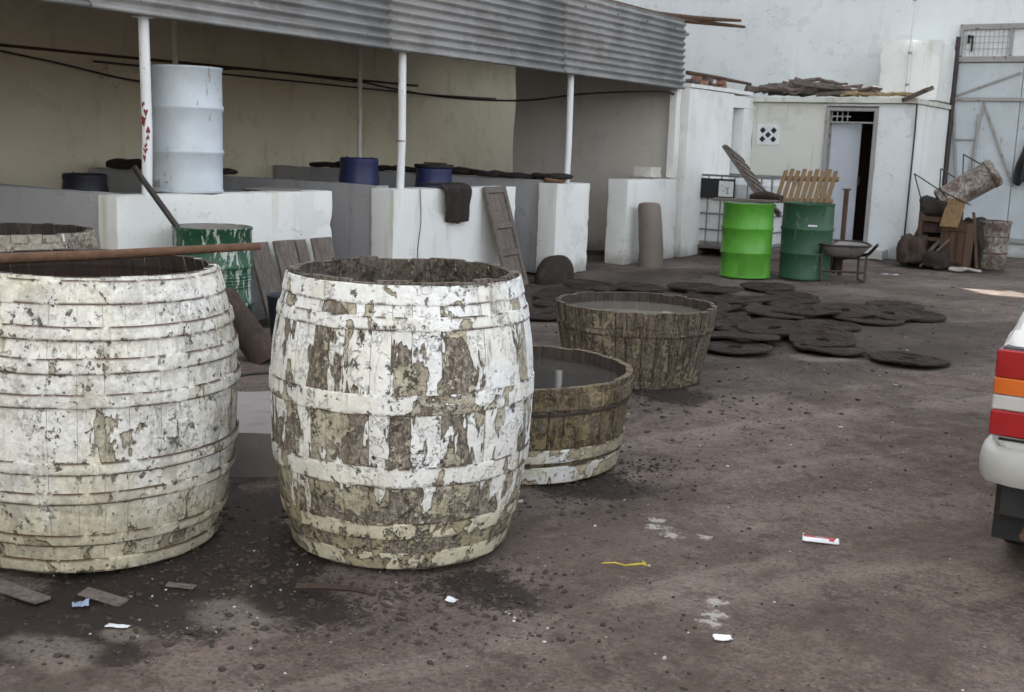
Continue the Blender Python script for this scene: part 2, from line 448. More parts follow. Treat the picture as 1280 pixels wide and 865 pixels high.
# ------------------------------------------------------------------ mesh helpers
class MB:
    def __init__(s):
        s.v, s.f = [], []

    def add(s, vs, fs, mtx=None):
        b = len(s.v)
        s.v += [tuple(mtx @ Vector(p)) for p in vs] if mtx else [tuple(p) for p in vs]
        s.f += [tuple(i + b for i in f) for f in fs]
        return s

    def box(s, lo, hi, mtx=None, ch=.004):
        """box with chamfered edges"""
        c = min(ch, *(abs(hi[i] - lo[i]) * .45 for i in range(3)))
        vs, idx = [], {}
        for sx in (0, 1):
            for sy in (0, 1):
                for sz in (0, 1):
                    q = [(lo, hi)[k][i] for i, k in enumerate((sx, sy, sz))]
                    d = [c if k == 0 else -c for k in (sx, sy, sz)]
                    for ax in range(3):
                        w = [q[i] + (d[i] if i != ax else 0) for i in range(3)]
                        idx[(sx, sy, sz, ax)] = len(vs)
                        vs.append(w)
        fs = []
        for ax in range(3):
            o = [i for i in range(3) if i != ax]
            for k in (0, 1):
                ring = []
                for (p, q) in ((0, 0), (1, 0), (1, 1), (0, 1)):
                    s3 = [0, 0, 0]; s3[ax] = k; s3[o[0]] = p; s3[o[1]] = q
                    ring.append(idx[(*s3, ax)])
                flip = (k == 0) ^ (ax == 1)
                fs.append(tuple(ring[::-1] if flip else ring))
        for ax in range(3):                # edges along ax
            o = [i for i in range(3) if i != ax]
            for p in (0, 1):
                for q in (0, 1):
                    def key(k, a):
                        s3 = [0, 0, 0]; s3[ax] = k; s3[o[0]] = p; s3[o[1]] = q
                        return idx[(*s3, a)]
                    r_ = [key(0, o[0]), key(1, o[0]), key(1, o[1]), key(0, o[1])]
                    fl = (p ^ q) ^ (ax == 1)
                    fs.append(tuple(r_ if not fl else r_[::-1]))
        for sx in (0, 1):
            for sy in (0, 1):
                for sz in (0, 1):
                    t = [idx[(sx, sy, sz, a)] for a in range(3)]
                    fs.append(tuple(t if (sx + sy + sz) % 2 else t[::-1]))
        return s.add(vs, fs, mtx)

    def rough(s, lo, hi, step=.12, amp=.012, edge=.012, seed=0.0):
        """hand-plastered box: gridded faces, wobbling worn edges"""
        def disp(p):
            q = Vector(p)
            o = Vector(mn.noise_vector(Vector((p[0] * 2.3 + seed, p[1] * 2.3, p[2] * 2.3)))) * amp
            e = abs(mn.noise(Vector((p[0] * 9, p[1] * 9 + seed, p[2] * 9)))) ** 1.5 * edge * 3 + edge * .2
            on = [(-1 if abs(p[i] - lo[i]) < 1e-6 else (1 if abs(p[i] - hi[i]) < 1e-6 else 0)) for i in range(3)]
            if sum(abs(k) for k in on) >= 2:
                for i in range(3):
                    o[i] -= on[i] * e
            return q + o
        for ax in range(3):
            o = [i for i in range(3) if i != ax]
            n0 = max(1, int((hi[o[0]] - lo[o[0]]) / step)); n1 = max(1, int((hi[o[1]] - lo[o[1]]) / step))
            for k in (0, 1):
                vs, fs = [], []
                for i in range(n0 + 1):
                    for j in range(n1 + 1):
                        p = [0, 0, 0]
                        p[ax] = (lo, hi)[k][ax]
                        p[o[0]] = lo[o[0]] + (hi[o[0]] - lo[o[0]]) * i / n0 if i < n0 else hi[o[0]]
                        p[o[1]] = lo[o[1]] + (hi[o[1]] - lo[o[1]]) * j / n1 if j < n1 else hi[o[1]]
                        vs.append(disp(p))
                for i in range(n0):
                    for j in range(n1):
                        q = (i * (n1 + 1) + j, (i + 1) * (n1 + 1) + j, (i + 1) * (n1 + 1) + j + 1, i * (n1 + 1) + j + 1)
                        fs.append(q if (k == 1) ^ (ax == 1) else q[::-1])
                s.add(vs, fs)
        return s

    def tube(s, path, r, n=10, caps=True):
        path = [Vector(p) for p in path]
        rs = r if isinstance(r, (list, tuple)) else [r] * len(path)
        t0 = (path[1] - path[0]).normalized()
        ref = Vector((0, 0, 1)) if abs(t0.z) < .9 else Vector((1, 0, 0))
        vs, fs = [], []
        for i, p in enumerate(path):
            t = (path[min(i + 1, len(path) - 1)] - path[max(i - 1, 0)]).normalized()
            a = t.cross(ref).normalized(); b = a.cross(t).normalized()
            for k in range(n):
                w = 2 * PI * k / n
                vs.append(p + (a * math.cos(w) + b * math.sin(w)) * rs[i])
        for i in range(len(path) - 1):
            for k in range(n):
                fs.append((i * n + k, i * n + (k + 1) % n, (i + 1) * n + (k + 1) % n, (i + 1) * n + k)[::-1])
        if caps:
            fs.append(tuple(range(n)))
            fs.append(tuple(range((len(path) - 1) * n, len(path) * n))[::-1])
        return s.add(vs, fs)

    def lathe(s, prof, n=40, wob=0.0, seed=0.0, mtx=None, a0=0.0, a1=2 * PI):
        vs, fs = [], []
        full = abs(a1 - a0 - 2 * PI) < 1e-6
        cols = n if full else n + 1
        for i, (r, z) in enumerate(prof):
            for k in range(cols):
                a = a0 + (a1 - a0) * k / n
                w = wob * mn.noise(Vector((math.cos(a) * 1.5 + seed, math.sin(a) * 1.5, z * 2 + seed))) if wob else 0
                vs.append(((r + w) * math.cos(a), (r + w) * math.sin(a), z))
        for i in range(len(prof) - 1):
            for k in range(n):
                k1 = (k + 1) % cols
                fs.append((i * cols + k, i * cols + k1, (i + 1) * cols + k1, (i + 1) * cols + k))
        return s.add(vs, fs, mtx)

    def disc(s, r, z, n=40, mtx=None, up=True):
        vs = [(0, 0, z)] + [(r * math.cos(2 * PI * k / n), r * math.sin(2 * PI * k / n), z) for k in range(n)]
        fs = [((0, k + 1, (k + 1) % n + 1) if up else (0, (k + 1) % n + 1, k + 1)) for k in range(n)]
        return s.add(vs, fs, mtx)

    def build(s, name, mat, parent=None, smooth=False, origin=None):
        vs = s.v
        if origin == 'base':
            xs = [p[0] for p in vs]; ys = [p[1] for p in vs]; zs = [p[2] for p in vs]
            o = ((min(xs) + max(xs)) / 2, (min(ys) + max(ys)) / 2, min(zs))
            vs = [(p[0] - o[0], p[1] - o[1], p[2] - o[2]) for p in vs]
        me = bpy.data.meshes.new(name)
        me.from_pydata(vs, [], s.f)
        me.materials.append(MT[mat] if isinstance(mat, str) else mat)
        if smooth:
            me.shade_smooth()
            me.set_sharp_from_angle(angle=R(smooth if smooth is not True else 40))
        me.update()
        ob = bpy.data.objects.new(name, me)
        COL.objects.link(ob)
        if origin == 'base':
            ob.location = o
        if parent is not None:
            ob.parent = parent
        return ob


def tag(o, label, cat, group=None, kind=None):
    o['label'] = label
    if cat:
        o['category'] = cat
    if group:
        o['group'] = group
    if kind:
        o['kind'] = kind
    return o


def thing(name, label, cat, loc=(0, 0, 0), rotz=0.0, group=None, rot=None):
    o = bpy.data.objects.new(name, None)
    COL.objects.link(o)
    o.empty_display_size = .1
    o.location = loc
    o.rotation_euler = rot if rot else (0, 0, rotz)
    return tag(o, label, cat, group)


def frame(p, x, y):
    """matrix with origin p, x axis along x, y axis near y"""
    x = Vector(x).normalized(); z = x.cross(Vector(y)).normalized(); y = z.cross(x)
    m = Matrix((x, y, z)).transposed().to_4x4()
    m.translation = Vector(p)
    return m


# ------------------------------------------------------------------ the ground
def gh(x, y):
    return (.030 * mn.noise(Vector((x * .5, y * .5, 0))) + .016 * mn.noise(Vector((x * 1.7, y * 1.7, 3)))
            + .006 * mn.noise(Vector((x * 6, y * 6, 7)))) - .012


def axis(a, b, step, far):
    r_ = []
    x = a
    while x < b:
        r_.append(x); x += step
    out = [a - d for d in (far, 120, 60, 30, 14, 6, 2.5, 1)] + r_ + [b] + [b + d for d in (1, 2.5, 6, 14, 30, 60, 120, far)]
    return out


gx, gy = axis(-8, 1.5, .07, 280), axis(.5, 18.6, .085, 280)
m = MB()
vs = [(x, y, gh(x, y) if (-9 < x < 3 and -1 < y < 20) else -.012) for x in gx for y in gy]
ny = len(gy)
m.add(vs, [(i * ny + j, (i + 1) * ny + j, (i + 1) * ny + j + 1, i * ny + j + 1) for i in range(len(gx) - 1) for j in range(ny - 1)])
o = m.build('ground', 'ground', smooth=80)
o['kind'] = 'structure'
o['label'] = 'trodden brown earth of the yard with dark stains and grit'

# ------------------------------------------------------------------ tall buildings that shade the yard
BY = 18.6
m = MB()  # unseen opening added above the low roof to admit the sun patch
for lo, hi in [((-11.2, BY, 0), (-7.25, BY + .3, 14)), ((-7.25, BY, 0), (-4.5, BY + .3, 3.96)), ((-7.25, BY, 4.88), (-4.5, BY + .3, 14)), ((-4.5, BY, 0), (4.5, BY + .3, 14))]:
    m.box(lo, hi, ch=.002)
tag(m.build('tall_building_wall', 'blue_wall', origin='base'), 'tall pale blue-white wall rising behind the low flat-roofed building', 'wall')
m = MB()  # block out of view, placed and sized to keep the yard in shade
m.box((-18, -6, 0), (-11.2, BY + .3, 14), ch=.01)
tag(m.build('shade_building', 'dull_wall', origin='base'), 'unseen tall building placed behind the open shed to shade the yard', 'building')

m = MB()  # added out of view so its sunlit face bounces light on the barrels
m.box((-11.1, -4.6, 0), (4, -4.3, 9.5), ch=.01)
tag(m.build('bounce_wall', 'white_wall', origin='base'), 'unseen white wall added behind the camera for bounced light', 'wall')

# ------------------------------------------------------------------ the open shed
FX = -6.5                                             # yard face of the low walls
sd = thing('open_shed', 'long open shed with cream back wall under dark board ceiling', 'shed', (-8.7, 9.0, 0))
sx, sy = -8.7, 9.0


def part(name, mat, lo, hi, par, off, rough=True, **k):
    m = MB()
    l2 = tuple(lo[i] - off[i] for i in range(3)); h2 = tuple(hi[i] - off[i] for i in range(3))
    if rough:
        m.rough(l2, h2, **k)
    else:
        m.box(l2, h2, **k)
    return m.build(name, mat, par, smooth=35 if rough else False)


off = (sx, sy, 0)
part('back_wall', 'cream_wall', (-11.15, 2.0, 0), (-10.9, 18.0, 2.895), sd, off, step=.4)
part('end_wall', 'dull_wall', (-9.13, 14.0, 0), (-6.62, 14.2, 2.855), sd, off, step=.25)
for i in range(16):                                   # ceiling boards
    y0 = 2.0 + i * .75
    part('ceiling_board', 'ceiling_wood', (-10.895, y0 + .006, 2.86 + .004 * (i % 2)), (-6.60, y0 + .744, 2.89), sd, off, rough=False)
for y0 in (3.3, 5.4, 7.5, 9.7, 11.9, 13.6):
    part('ceiling_beam', 'ceiling_wood', (-10.895, y0, 2.76), (-6.62, y0 + .07, 2.857), sd, off, rough=False)
m = MB()
m.box((-11.2 - sx, 2 - sy, 2.90), (-6.56 - sx, 14.2 - sy, 2.94), ch=.003).box((-11.2 - sx, 14.2 - sy, 2.902), (-9.3 - sx, 18.0 - sy, 2.938), ch=.003)
m.build('roof_deck', 'galv', sd)
# rail of dark wood on the back wall
part('wall_rail', 'brown_wood', (-10.897, 2.0, 2.225), (-10.86, 14.0, 2.255), sd, off, rough=False)
part('wall_batten', 'cream_wall', (-10.897, 8.4, 2.08), (-10.83, 12.9, 2.14), sd, off, rough=False)

# corrugated apron above the posts, four sheets overlapping
ap = thing('corrugated_apron', 'grey corrugated iron apron hanging along the shed front above the posts', 'roof apron', (FX, 9, 2.2))
ends = [1.9, 4.95, 8.0, 10.95, 13.92]
for i in range(4):
    m = MB()
    vs, fs = [], []
    n = 11 * 8
    ys = [ends[i] - (.06 if i else 0), (ends[i] + ends[i + 1]) / 2, ends[i + 1]]
    for j, y in enumerate(ys):
        for k in range(n + 1):
            t = k / n
            z = t * .87
            sag = .012 * mn.noise(Vector((y * .9, t * 2, i)))
            x = .019 * math.sin(t * 11 * 2 * PI) - .03 * t + .004 * i + sag
            vs.append((x + .028, y - 9, z + .012 * mn.noise(Vector((y * 1.3, 5, 1)))))
    for j in range(len(ys) - 1):
        for k in range(n):
            fs.append((j * (n + 1) + k, (j + 1) * (n + 1) + k, (j + 1) * (n + 1) + k + 1, j * (n + 1) + k + 1))
    m.add(vs, fs)
    sh = m.build('corrugated_sheet', 'galv', ap, smooth=80)
    so = sh.modifiers.new('thick', 'SOLIDIFY'); so.thickness = .0025; so.offset = -1
    nails = MB()
    for k in range(4):
        yy = ys[0] + (k + .5) * (ys[-1] - ys[0]) / 4
        for z in (.10, .74):
            nails.box((.035, yy - 9 - .008, z - .008), (.047, yy - 9 + .008, z + .008), ch=.003)
    nb = nails.build('nail_heads', 'hoop_iron', sh)
    nb['kind'] = 'stuff'
m = MB(); m.box((-.085, -7, .83), (-.035, 4.9, .90)); m.build('top_rail', 'brown_wood', ap)
m = MB(); m.box((-.075, -7, .03), (-.03, 4.9, .09)); m.build('bottom_rail', 'grey_wood', ap)

for k, (y, z0, dy) in enumerate([(14.2, 3.09, 1.65), (14.3, 3.13, 1.35)]):
    m = MB()
    m.tube([(-6.9, 13.3 + k * .1, z0), (-6.55, 14.2, z0), (-6.33 + .1 * k, 15.5 - .4 * k, z0 + .05)], [.035, .035, .02], 7)
    tag(m.build('roof_pole', 'brown_wood', origin='base', smooth=True),
        ['dark pole end jutting out past the corrugated apron, lower', 'thin splintered pole jutting out past the corrugated apron, upper'][k], 'pole')

# low walls and bays
wl = [('low_wall', (FX - .2, 5.08, 0), (FX, 7.24, 1.0), 'white low wall carrying the tall white drum', 'white_wall'),
      ('low_wall', (FX - .26, 8.05, 0), (FX, 10.06, 1.0), 'white low wall with the old door leaning on it', 'white_wall'),
      ('low_wall', (FX - .24, 10.89, 0), (FX, 11.63, 1.02), 'narrow white pier of low wall with rubber mound at its foot', 'white_wall'),
      ('low_wall', (FX - .27, 12.56, 0), (FX, 14.0, 1.05), 'white low wall beside the cage tank with column stump leaning on it', 'white_wall')]
for i, (n_, lo, hi, lb, mt) in enumerate(wl):
    m = MB(); m.rough(lo, hi, .055, .004, .007, seed=i * 3.3)
    tag(m.build(n_, mt, origin='base', smooth=35), lb, 'low wall')
pt = [((-10.88, 5.18, 0), (FX - .205, 5.33, 1.0), 'grey partition wall of the bay left of the white drum'),
      ((-10.88, 8.13, 0), (FX - .265, 8.30, 1.02), 'grey partition wall behind the blue barrels, in front of them'),
      ((-10.88, 10.98, 0), (FX - .245, 11.15, 1.05), 'grey partition wall topped with a long row of dark sacking')]
for i, (lo, hi, lb) in enumerate(pt):
    m = MB(); m.rough(lo, hi, .15, .006, .006, seed=i * 5.1 + 1)
    tag(m.build('partition_wall', 'grey_wall', origin='base', smooth=35), lb, 'partition wall')
m = MB(); m.rough((-7.12, 5.34, 0), (FX - .205, 7.2, .985), .15, .008, .01, seed=9)
tag(m.build('tank_ledge', 'concrete', origin='base', smooth=35), 'concrete ledge behind the low wall under the white drum', 'ledge')
m = MB(); m.rough((-6.86, 13.4, 1.06), (-6.60, 13.72, 1.20), .06, .012, .012, seed=2)
tag(m.build('cement_lump', 'dull_wall', origin='base', smooth=35), 'pale cement lump on the low wall at the shed corner', 'block')

# posts
pm = MB()
for i, (y, z0, lb) in enumerate([(5.40, 1.0, 'white steel post with red paint marks in front of the white drum'),
                                 (8.24, 1.0, 'white steel post on the wall between the blue barrels'),
                                 (11.22, 1.02, 'white steel post on the narrow white pier')]):
    t = thing('shed_post', lb, 'post', (FX - .08, y, z0 - .01), group='white posts along the shed front')
    m = MB(); m.tube([(0, 0, 0), (.003, .01, .45), (0, 0, 1.215)], .036, 18); m.build('shaft', 'post_white', t, smooth=True)
    m = MB(); m.box((-.06, -.06, .002), (.06, .06, .012)); m.build('foot_plate', 'post_white', t)
    m = MB(); m.box((-.055, -.055, 1.213), (.055, .055, 1.225)); m.build('top_plate', 'post_white', t)
    if i == 0:
        for k in range(9):
            z = .27 + k * .045 + rnd.uniform(-.012, .012)
            a = R(-48) + rnd.uniform(-.5, .5)
            vs, fs = [], []
            hgt, wid = rnd.uniform(.03, .055), rnd.uniform(.5, 1.1)
            for q in range(7):
                for w in (0, 1):
                    aa = a + (q / 6 - .5) * wid * (1 + w * .2)
                    vs.append((.0372 * math.cos(aa) + .0015, .0372 * math.sin(aa) + .006,
                               z + (w - .5) * hgt * (1 - (q / 3 - 1) ** 2 * .8) + .01 * math.sin(q * 1.3 + k)))
            for q in range(6):
                fs.append((q * 2, q * 2 + 2, q * 2 + 3, q * 2 + 1))
            MB().add(vs, fs).build('paint_mark', 'red_mark', t)
    if i == 1:
        m = MB(); m.tube([(0, 0, .43), (0, 0, .445)], .0395, 18); m.build('joint_band', 'gate_bar', t, smooth=True)
for i, (x, y, z0, lb) in enumerate([(-8.7, 7.5, 0, 'thin pale post inside the shed above the white drum'),
                                    (-8.7, 10.14, 0, 'thin pale post inside the shed rising behind the first blue barrel')]):
    m = MB(); m.tube([(x, y, z0), (x, y, 2.855)], .026, 12)
    tag(m.build('inner_post', 'dull_wall', origin='base', smooth=True), lb, 'post')
m = MB(); m.rough((-6.62, 13.86, 1.06), (-6.52, 13.998, 2.24), .12, .005, .006)
tag(m.build('corner_pilaster', 'white_wall', origin='base', smooth=35), 'slim white pilaster closing the shed end under the apron', 'pilaster')


def cable(pts, r, label, n=28, sag=.0, mat='cable'):
    P = [Vector(p) for p in pts]
    out = []
    for i in range(len(P) - 1):
        p0, p1, p2, p3 = P[max(i - 1, 0)], P[i], P[i + 1], P[min(i + 2, len(P) - 1)]
        for k in range(8):
            t = k / 8
            out.append(.5 * ((2 * p1) + (-p0 + p2) * t + (2 * p0 - 5 * p1 + 4 * p2 - p3) * t * t + (-p0 + 3 * p1 - 3 * p2 + p3) * t ** 3))
    out.append(P[-1])
    m = MB().tube(out, r, 7)
    return tag(m.build('cable', mat, origin='base', smooth=True), label, 'cable')


cable([(-10.8, 4, 2.24), (-10.78, 6.5, 2.21), (-10.78, 7.6, 2.12), (-10.78, 9.0, 1.98), (-10.8, 10.2, 2.22), (-10.8, 12.5, 2.2)], .011,
      'dark cable sagging along the cream wall behind the white drum')
cable([(-10.8, 12.4, 2.23), (-9.6, 12.6, 2.04), (-8.4, 12.9, 1.99), (-7.4, 13.1, 2.10), (-6.64, 13.7, 2.16), (-6.6, 13.95, 2.10)], .013,
      'dark cable looping across the shed to the right end wall')
cable([(-10.82, 8.2, 2.16), (-10.8, 11, 2.14), (-10.8, 14, 2.12), (-10.8, 16, 2.15)], .012, 'black conduit line running along the cream wall under the ceiling')
cable([(-6.49, 8.42, 1.0), (-6.488, 8.44, .7), (-6.488, 8.40, .4), (-6.485, 8.45, .02)], .004, 'thin wire running down the white low wall', mat='cable')

# ------------------------------------------------------------------ low building at the right
lb_ = thing('low_building', 'low white flat-roofed building with open door and vent block', 'building', (-6.5, 16.5, 0))
off = (-6.5, 16.5, 0)
part('return_wall', 'white_wall', (-6.72, 14.2, 0), (-6.5, 15.72, 2.24), lb_, off, step=.14, amp=.004, edge=.004)
part('return_wall', 'white_wall', (-6.72, 15.72, 2.05), (-6.5, 16.5, 2.22), lb_, off, step=.14, amp=.004, edge=.004)
part('return_wall', 'white_wall', (-6.72, 16.12, 0), (-6.5, 16.5, 2.05), lb_, off, step=.14, amp=.004, edge=.004)
m = MB(); m.box((-.20, -.78, .02), (-.15, -.38, 2.04)); sdoor = m.build('side_door', 'door_blue', lb_)
part('front_wall', 'stained_wall', (-6.5, 16.5, 0), (-5.40, 16.7, 2.16), lb_, off, step=.14, amp=.004, edge=.004)
part('front_wall', 'blue_wall', (-4.66, 16.5, 0), (-4.15, 16.7, 2.16), lb_, off, step=.14, amp=.004, edge=.004)
part('front_wall', 'blue_wall', (-5.40, 16.5, 2.12), (-4.66, 16.7, 2.16), lb_, off, step=.14, amp=.002, edge=.002)
part('side_wall', 'white_wall', (-4.37, 16.7, 0), (-4.15, BY, 2.16), lb_, off, step=.14, amp=.004, edge=.004)
part('flat_roof', 'stained_wall', (-7.0, 16.42, 2.165), (-4.12, BY - .01, 2.235), lb_, off, step=.14, amp=.004, edge=.004)
part('flat_roof', 'white_wall', (-7.0, 14.21, 2.245), (-6.48, 16.41, 2.30), lb_, off, step=.14, amp=.004, edge=.004)
part('room_floor', 'concrete', (-6.45, 16.71, .0), (-4.4, 18.5, .10), lb_, off, rough=False)
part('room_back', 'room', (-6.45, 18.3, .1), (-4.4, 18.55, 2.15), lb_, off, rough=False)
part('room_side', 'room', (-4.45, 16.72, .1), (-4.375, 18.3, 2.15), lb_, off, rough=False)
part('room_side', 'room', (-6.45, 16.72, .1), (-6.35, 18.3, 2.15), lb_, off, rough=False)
part('door_step', 'white_wall', (-5.3, 16.20, 0), (-4.35, 16.495, .15), lb_, off, step=.1)
# door: frame, transom grille, leaf swung inwards
dfm = MB()
for lo, hi in [((1.10, -.03, .15), (1.155, .12, 2.10)), ((1.79, -.03, .15), (1.845, .12, 2.10)), ((1.155, -.03, 2.05), (1.79, .12, 2.10))]:
    dfm.box(lo, hi)
df = dfm.build('door_frame', 'gate_bar', lb_)
dl = MB().box((0, 0, 0), (.42, .04, 1.72)).build('door_leaf', 'door_blue', lb_)
dl.location = (1.16, .10, .16); dl.rotation_euler = (0, 0, R(22))
MB().box((.42, -.05, .85), (.45, -.005, .97)).build('handle', 'iron', dl)
for k in range(4):
    MB().box((1.17 + k * .075, .02, 1.89), (1.185 + k * .075, .035, 2.05)).build('transom_bar', 'gate_bar', df)
MB().box((1.155, .015, 1.88), (1.79, .055, 1.905)).build('transom_rail', 'gate_bar', df)
MB().box((1.155, .015, 1.965), (1.45, .03, 1.985)).build('transom_rail', 'gate_bar', df)
# pierced vent block: frame, and dark lozenges that paint the shade in its holes
vb = MB()
for lo, hi in [((.08, -.012, 1.54), (.42, .0, 1.60)), ((.08, -.012, 1.78), (.42, 0, 1.84)), ((.08, -.012, 1.60), (.14, 0, 1.78)), ((.36, -.012, 1.60), (.42, 0, 1.78))]:
    vb.box(lo, hi, ch=.003)
vbo = vb.build('vent_block', 'label_white', lb_)
for (x, z) in [(.165, 1.625), (.335, 1.625), (.25, 1.69), (.165, 1.755), (.335, 1.755)]:
    M4 = Matrix.Translation((x, 0, z)) @ Matrix.Rotation(R(45), 4, 'Y')
    MB().box((-.034, -.016, -.034), (.034, -.004, .034), M4).build('hole_shade', 'block_dark', vbo)
part('vent_plate', 'label_white', (-6.36, 16.492, 1.60), (-6.14, 16.5, 1.78), lb_, off, rough=False)

# stub tower above the low roof with a pipe in front
m = MB(); m.rough((-5.02, 17.6, 2.255), (-4.152, BY - .004, 3.13), .1, .016, .03, seed=4)
tag(m.build('roof_pillar', 'white_wall', origin='base', smooth=35), 'square whitewashed stub pillar standing on the low roof by the gate', 'pillar')
t = thing('roof_pipe', 'thin white pipe running up in front of the roof pillar', 'pipe', (-4.57, 17.52, 2.26))
MB().tube([(0, 0, 0), (0, 0, 1.9)], .019, 10).build('pipe', 'label_white', t, smooth=True)
for z in (.2, .65, 1.4):
    MB().tube([(0, 0, z), (0, 0, z + .04)], .027, 10).build('coupling', 'gate_bar', t, smooth=True)
MB().box((-.05, -.05, 0), (.05, .05, .015)).build('base_plate', 'gate_bar', t)

# debris on the low roof: branches, poles, broken bricks, slabs in a painted sunlit tone
k = 0
for i in range(46):
    x = rnd.uniform(-6.4, -4.95)
    y = rnd.uniform(16.5, 17.35)
    L = rnd.uniform(.35, 1.05)
    a = rnd.gauss(0, .28)
    z = 2.285 + rnd.random() * .10 + .12 * math.exp(-((x + 5.75) / .45) ** 2) * rnd.random()
    r_ = rnd.uniform(.015, .045)
    pts = []
    for q in range(6):
        u = q / 5 - .5
        pts.append((x + u * L * math.cos(a), y + u * L * math.sin(a) * .6, max(2.265 + r_, z + u * L * .12 * rnd.gauss(0, 1) * .4 + .03 * math.sin(q * 1.7 + i))))
    pts = [(max(-6.95, min(-4.2 if p[1] < 17.5 else -5.1, p[0])), max(16.44, min(17.5, p[1])), p[2]) for p in pts]
    m = MB().tube(pts, [r_ * (1 - .1 * q) for q in range(6)], 7)
    tag(m.build('branch', 'twig', origin='base', smooth=True), 'dry grey branch in the pile heaped on the low roof', 'branch', 'branches heaped on the low roof')
for i, (x, y, w, z) in enumerate([(-6.15, 16.6, 1.0, 2.36), (-5.55, 16.55, .9, 2.42), (-6.05, 16.9, .8, 2.40), (-5.2, 16.6, .8, 2.32)]):
    M4 = Matrix.Translation((x, y, z)) @ Matrix.Rotation(rnd.uniform(-.12, .12), 4, 'Y') @ Matrix.Rotation(rnd.uniform(-.1, .1), 4, 'Z')
    m = MB().box((-w / 2, -.03, -.025), (w / 2, .03, .025), M4)
    tag(m.build('roof_batten', 'twig', origin='base'), 'squared grey batten lying in the branches on the low roof', 'batten', 'battens on the low roof')
for i in range(16):
    x = -5.15 + i * .06 + rnd.uniform(-.03, .03)
    M4 = Matrix.Translation((x, 16.50 + rnd.uniform(-.03, .08), 2.285)) @ Matrix.Rotation(rnd.uniform(-.5, .5), 4, 'Z') @ Matrix.Rotation(rnd.uniform(-.3, .3), 4, 'Y')
    m = MB().box((-.09, -.05, -.012), (.09, .05, .012 + rnd.random() * .02), M4)
    tag(m.build('roof_rubble', 'sunlit_tone', origin='base'), 'broken slab with sunlight painted into its colour at the roof edge under the stub pillar', 'rubble', 'broken slabs along the roof edge')
for i in range(9):
    x = -6.52 - rnd.random() * .15
    M4 = Matrix.Translation((x, 14.35 + i * .14, 2.325 + (i % 2) * .045)) @ Matrix.Rotation(rnd.uniform(-.3, .3), 4, 'Z')
    m = MB().box((-.06, -.09, -.02), (.06, .09, .03), M4)
    tag(m.build('brick', ['brick', 'twig'][i % 3 == 0], origin='base'), 'broken brick in the row on the roof corner beside the apron', 'brick', 'broken bricks by the apron')
m = MB()
m.tube([(-6.6, 14.3, 2.44), (-6.55, 15.2, 2.43), (-6.5, 16.3, 2.41)], [.03, .03, .02], 7)
tag(m.build('roof_log', 'brown_wood', origin='base', smooth=True), 'long brown log laid on the broken bricks beside the apron', 'log')
# spout board at the corner
M4 = frame((-4.30, 16.45, 2.20), (.78, -.35, .30), (0, 1, .1))
m = MB().box((0, -.07, -.012), (.44, .07, .012), M4).box((.0, -.07, .012), (.44, -.055, .045), M4).box((.0, .055, .012), (.44, .07, .045), M4)
tag(m.build('roof_spout', 'twig', origin='base'), 'pale board spout poking out from the roof corner', 'spout')
cable([(-4.12, 16.40, 2.15), (-4.13, 16.46, 1.7), (-4.135, 16.47, 1.0), (-4.14, 16.46, .2)], .013, 'dark crooked cable running down the low building corner', mat='cable')

# ------------------------------------------------------------------ the gate
gt = thing('yard_gate', 'tall pale blue sheet-metal gate braced with bars, barred window above', 'gate', (-4.1, BY, 0))
MB().box((0, -.06, .22), (.92, -.02, 2.86)).build('sheet_panel', 'gate_blue', gt)
MB().box((.93, -.06, .22), (1.85, -.02, 2.86)).build('sheet_panel', 'gate_blue', gt)
MB().box((-.02, -.10, 2.87), (1.87, -.02, 2.95)).build('top_rail', 'gate_bar', gt)
MB().box((0, -.10, 2.30), (1.85, -.062, 2.355)).build('middle_rail', 'gate_bar', gt)
MB().box((0, -.10, .22), (1.85, -.062, .29)).build('bottom_rail', 'gate_bar', gt)
for (a, b) in [((.02, 2.38), (.90, 2.72)), ((.42, 2.28), (.95, 1.05)), ((.42, 2.28), (.22, .5)), ((.0, 2.2), (.16, .9)), ((1.0, 2.3), (1.5, 1.0))]:
    d = Vector((b[0] - a[0], 0, b[1] - a[1]))
    M4 = frame((a[0], -.085, a[1]), d, (0, 1, 0))
    MB().box((0, -.012, -.016), (d.length, .02, .016), M4).build('brace', 'gate_bar', gt)
MB().tube([(.36, -.09, .9), (.37, -.09, 2.1)], .02, 8).build('bolt_rod', 'gate_bar', gt, smooth=True)
MB().box((.05, -.10, 1.72), (.36, -.062, 1.74)).build('latch_bar', 'gate_bar', gt)
MB().box((-.02, -.06, 2.95), (1.87, -.03, 3.40)).build('window_sheet', 'label_white', gt)
for lo, hi in [((-.02, -.11, 3.34), (1.87, -.063, 3.42)), ((-.02, -.11, 2.96), (.04, -.063, 3.34)), ((.70, -.11, 2.96), (.74, -.063, 3.34))]:
    MB().box(lo, hi).build('window_frame', 'gate_bar', gt)
for i in range(10):
    MB().tube([(.08 + i * .065, -.085, 2.96), (.08 + i * .065, -.085, 3.34)], .004, 6).build('window_bar', 'gate_bar', gt)
for z in (3.06, 3.15, 3.24):
    MB().tube([(.04, -.09, z), (.70, -.09, z)], .004, 6).build('window_bar', 'gate_bar', gt)
for lo, hi in [((.10, -.10, 3.14), (.135, -.096, 3.27)), ((.16, -.10, 3.02), (.185, -.096, 3.26)), ((.12, -.10, 3.22), (.18, -.096, 3.25))]:
    MB().box(lo, hi, ch=.001).build('dark_scrap', 'block_dark', gt)
m = MB().tube([(-4.10, BY - .14, 0.02), (-4.12, BY - .14, 1.6), (-4.13, BY - .10, 3.24)], .035, 10)
tag(m.build('gate_pole', 'iron', origin='base', smooth=True), 'dark iron upright pole between the low building and the gate', 'pole')


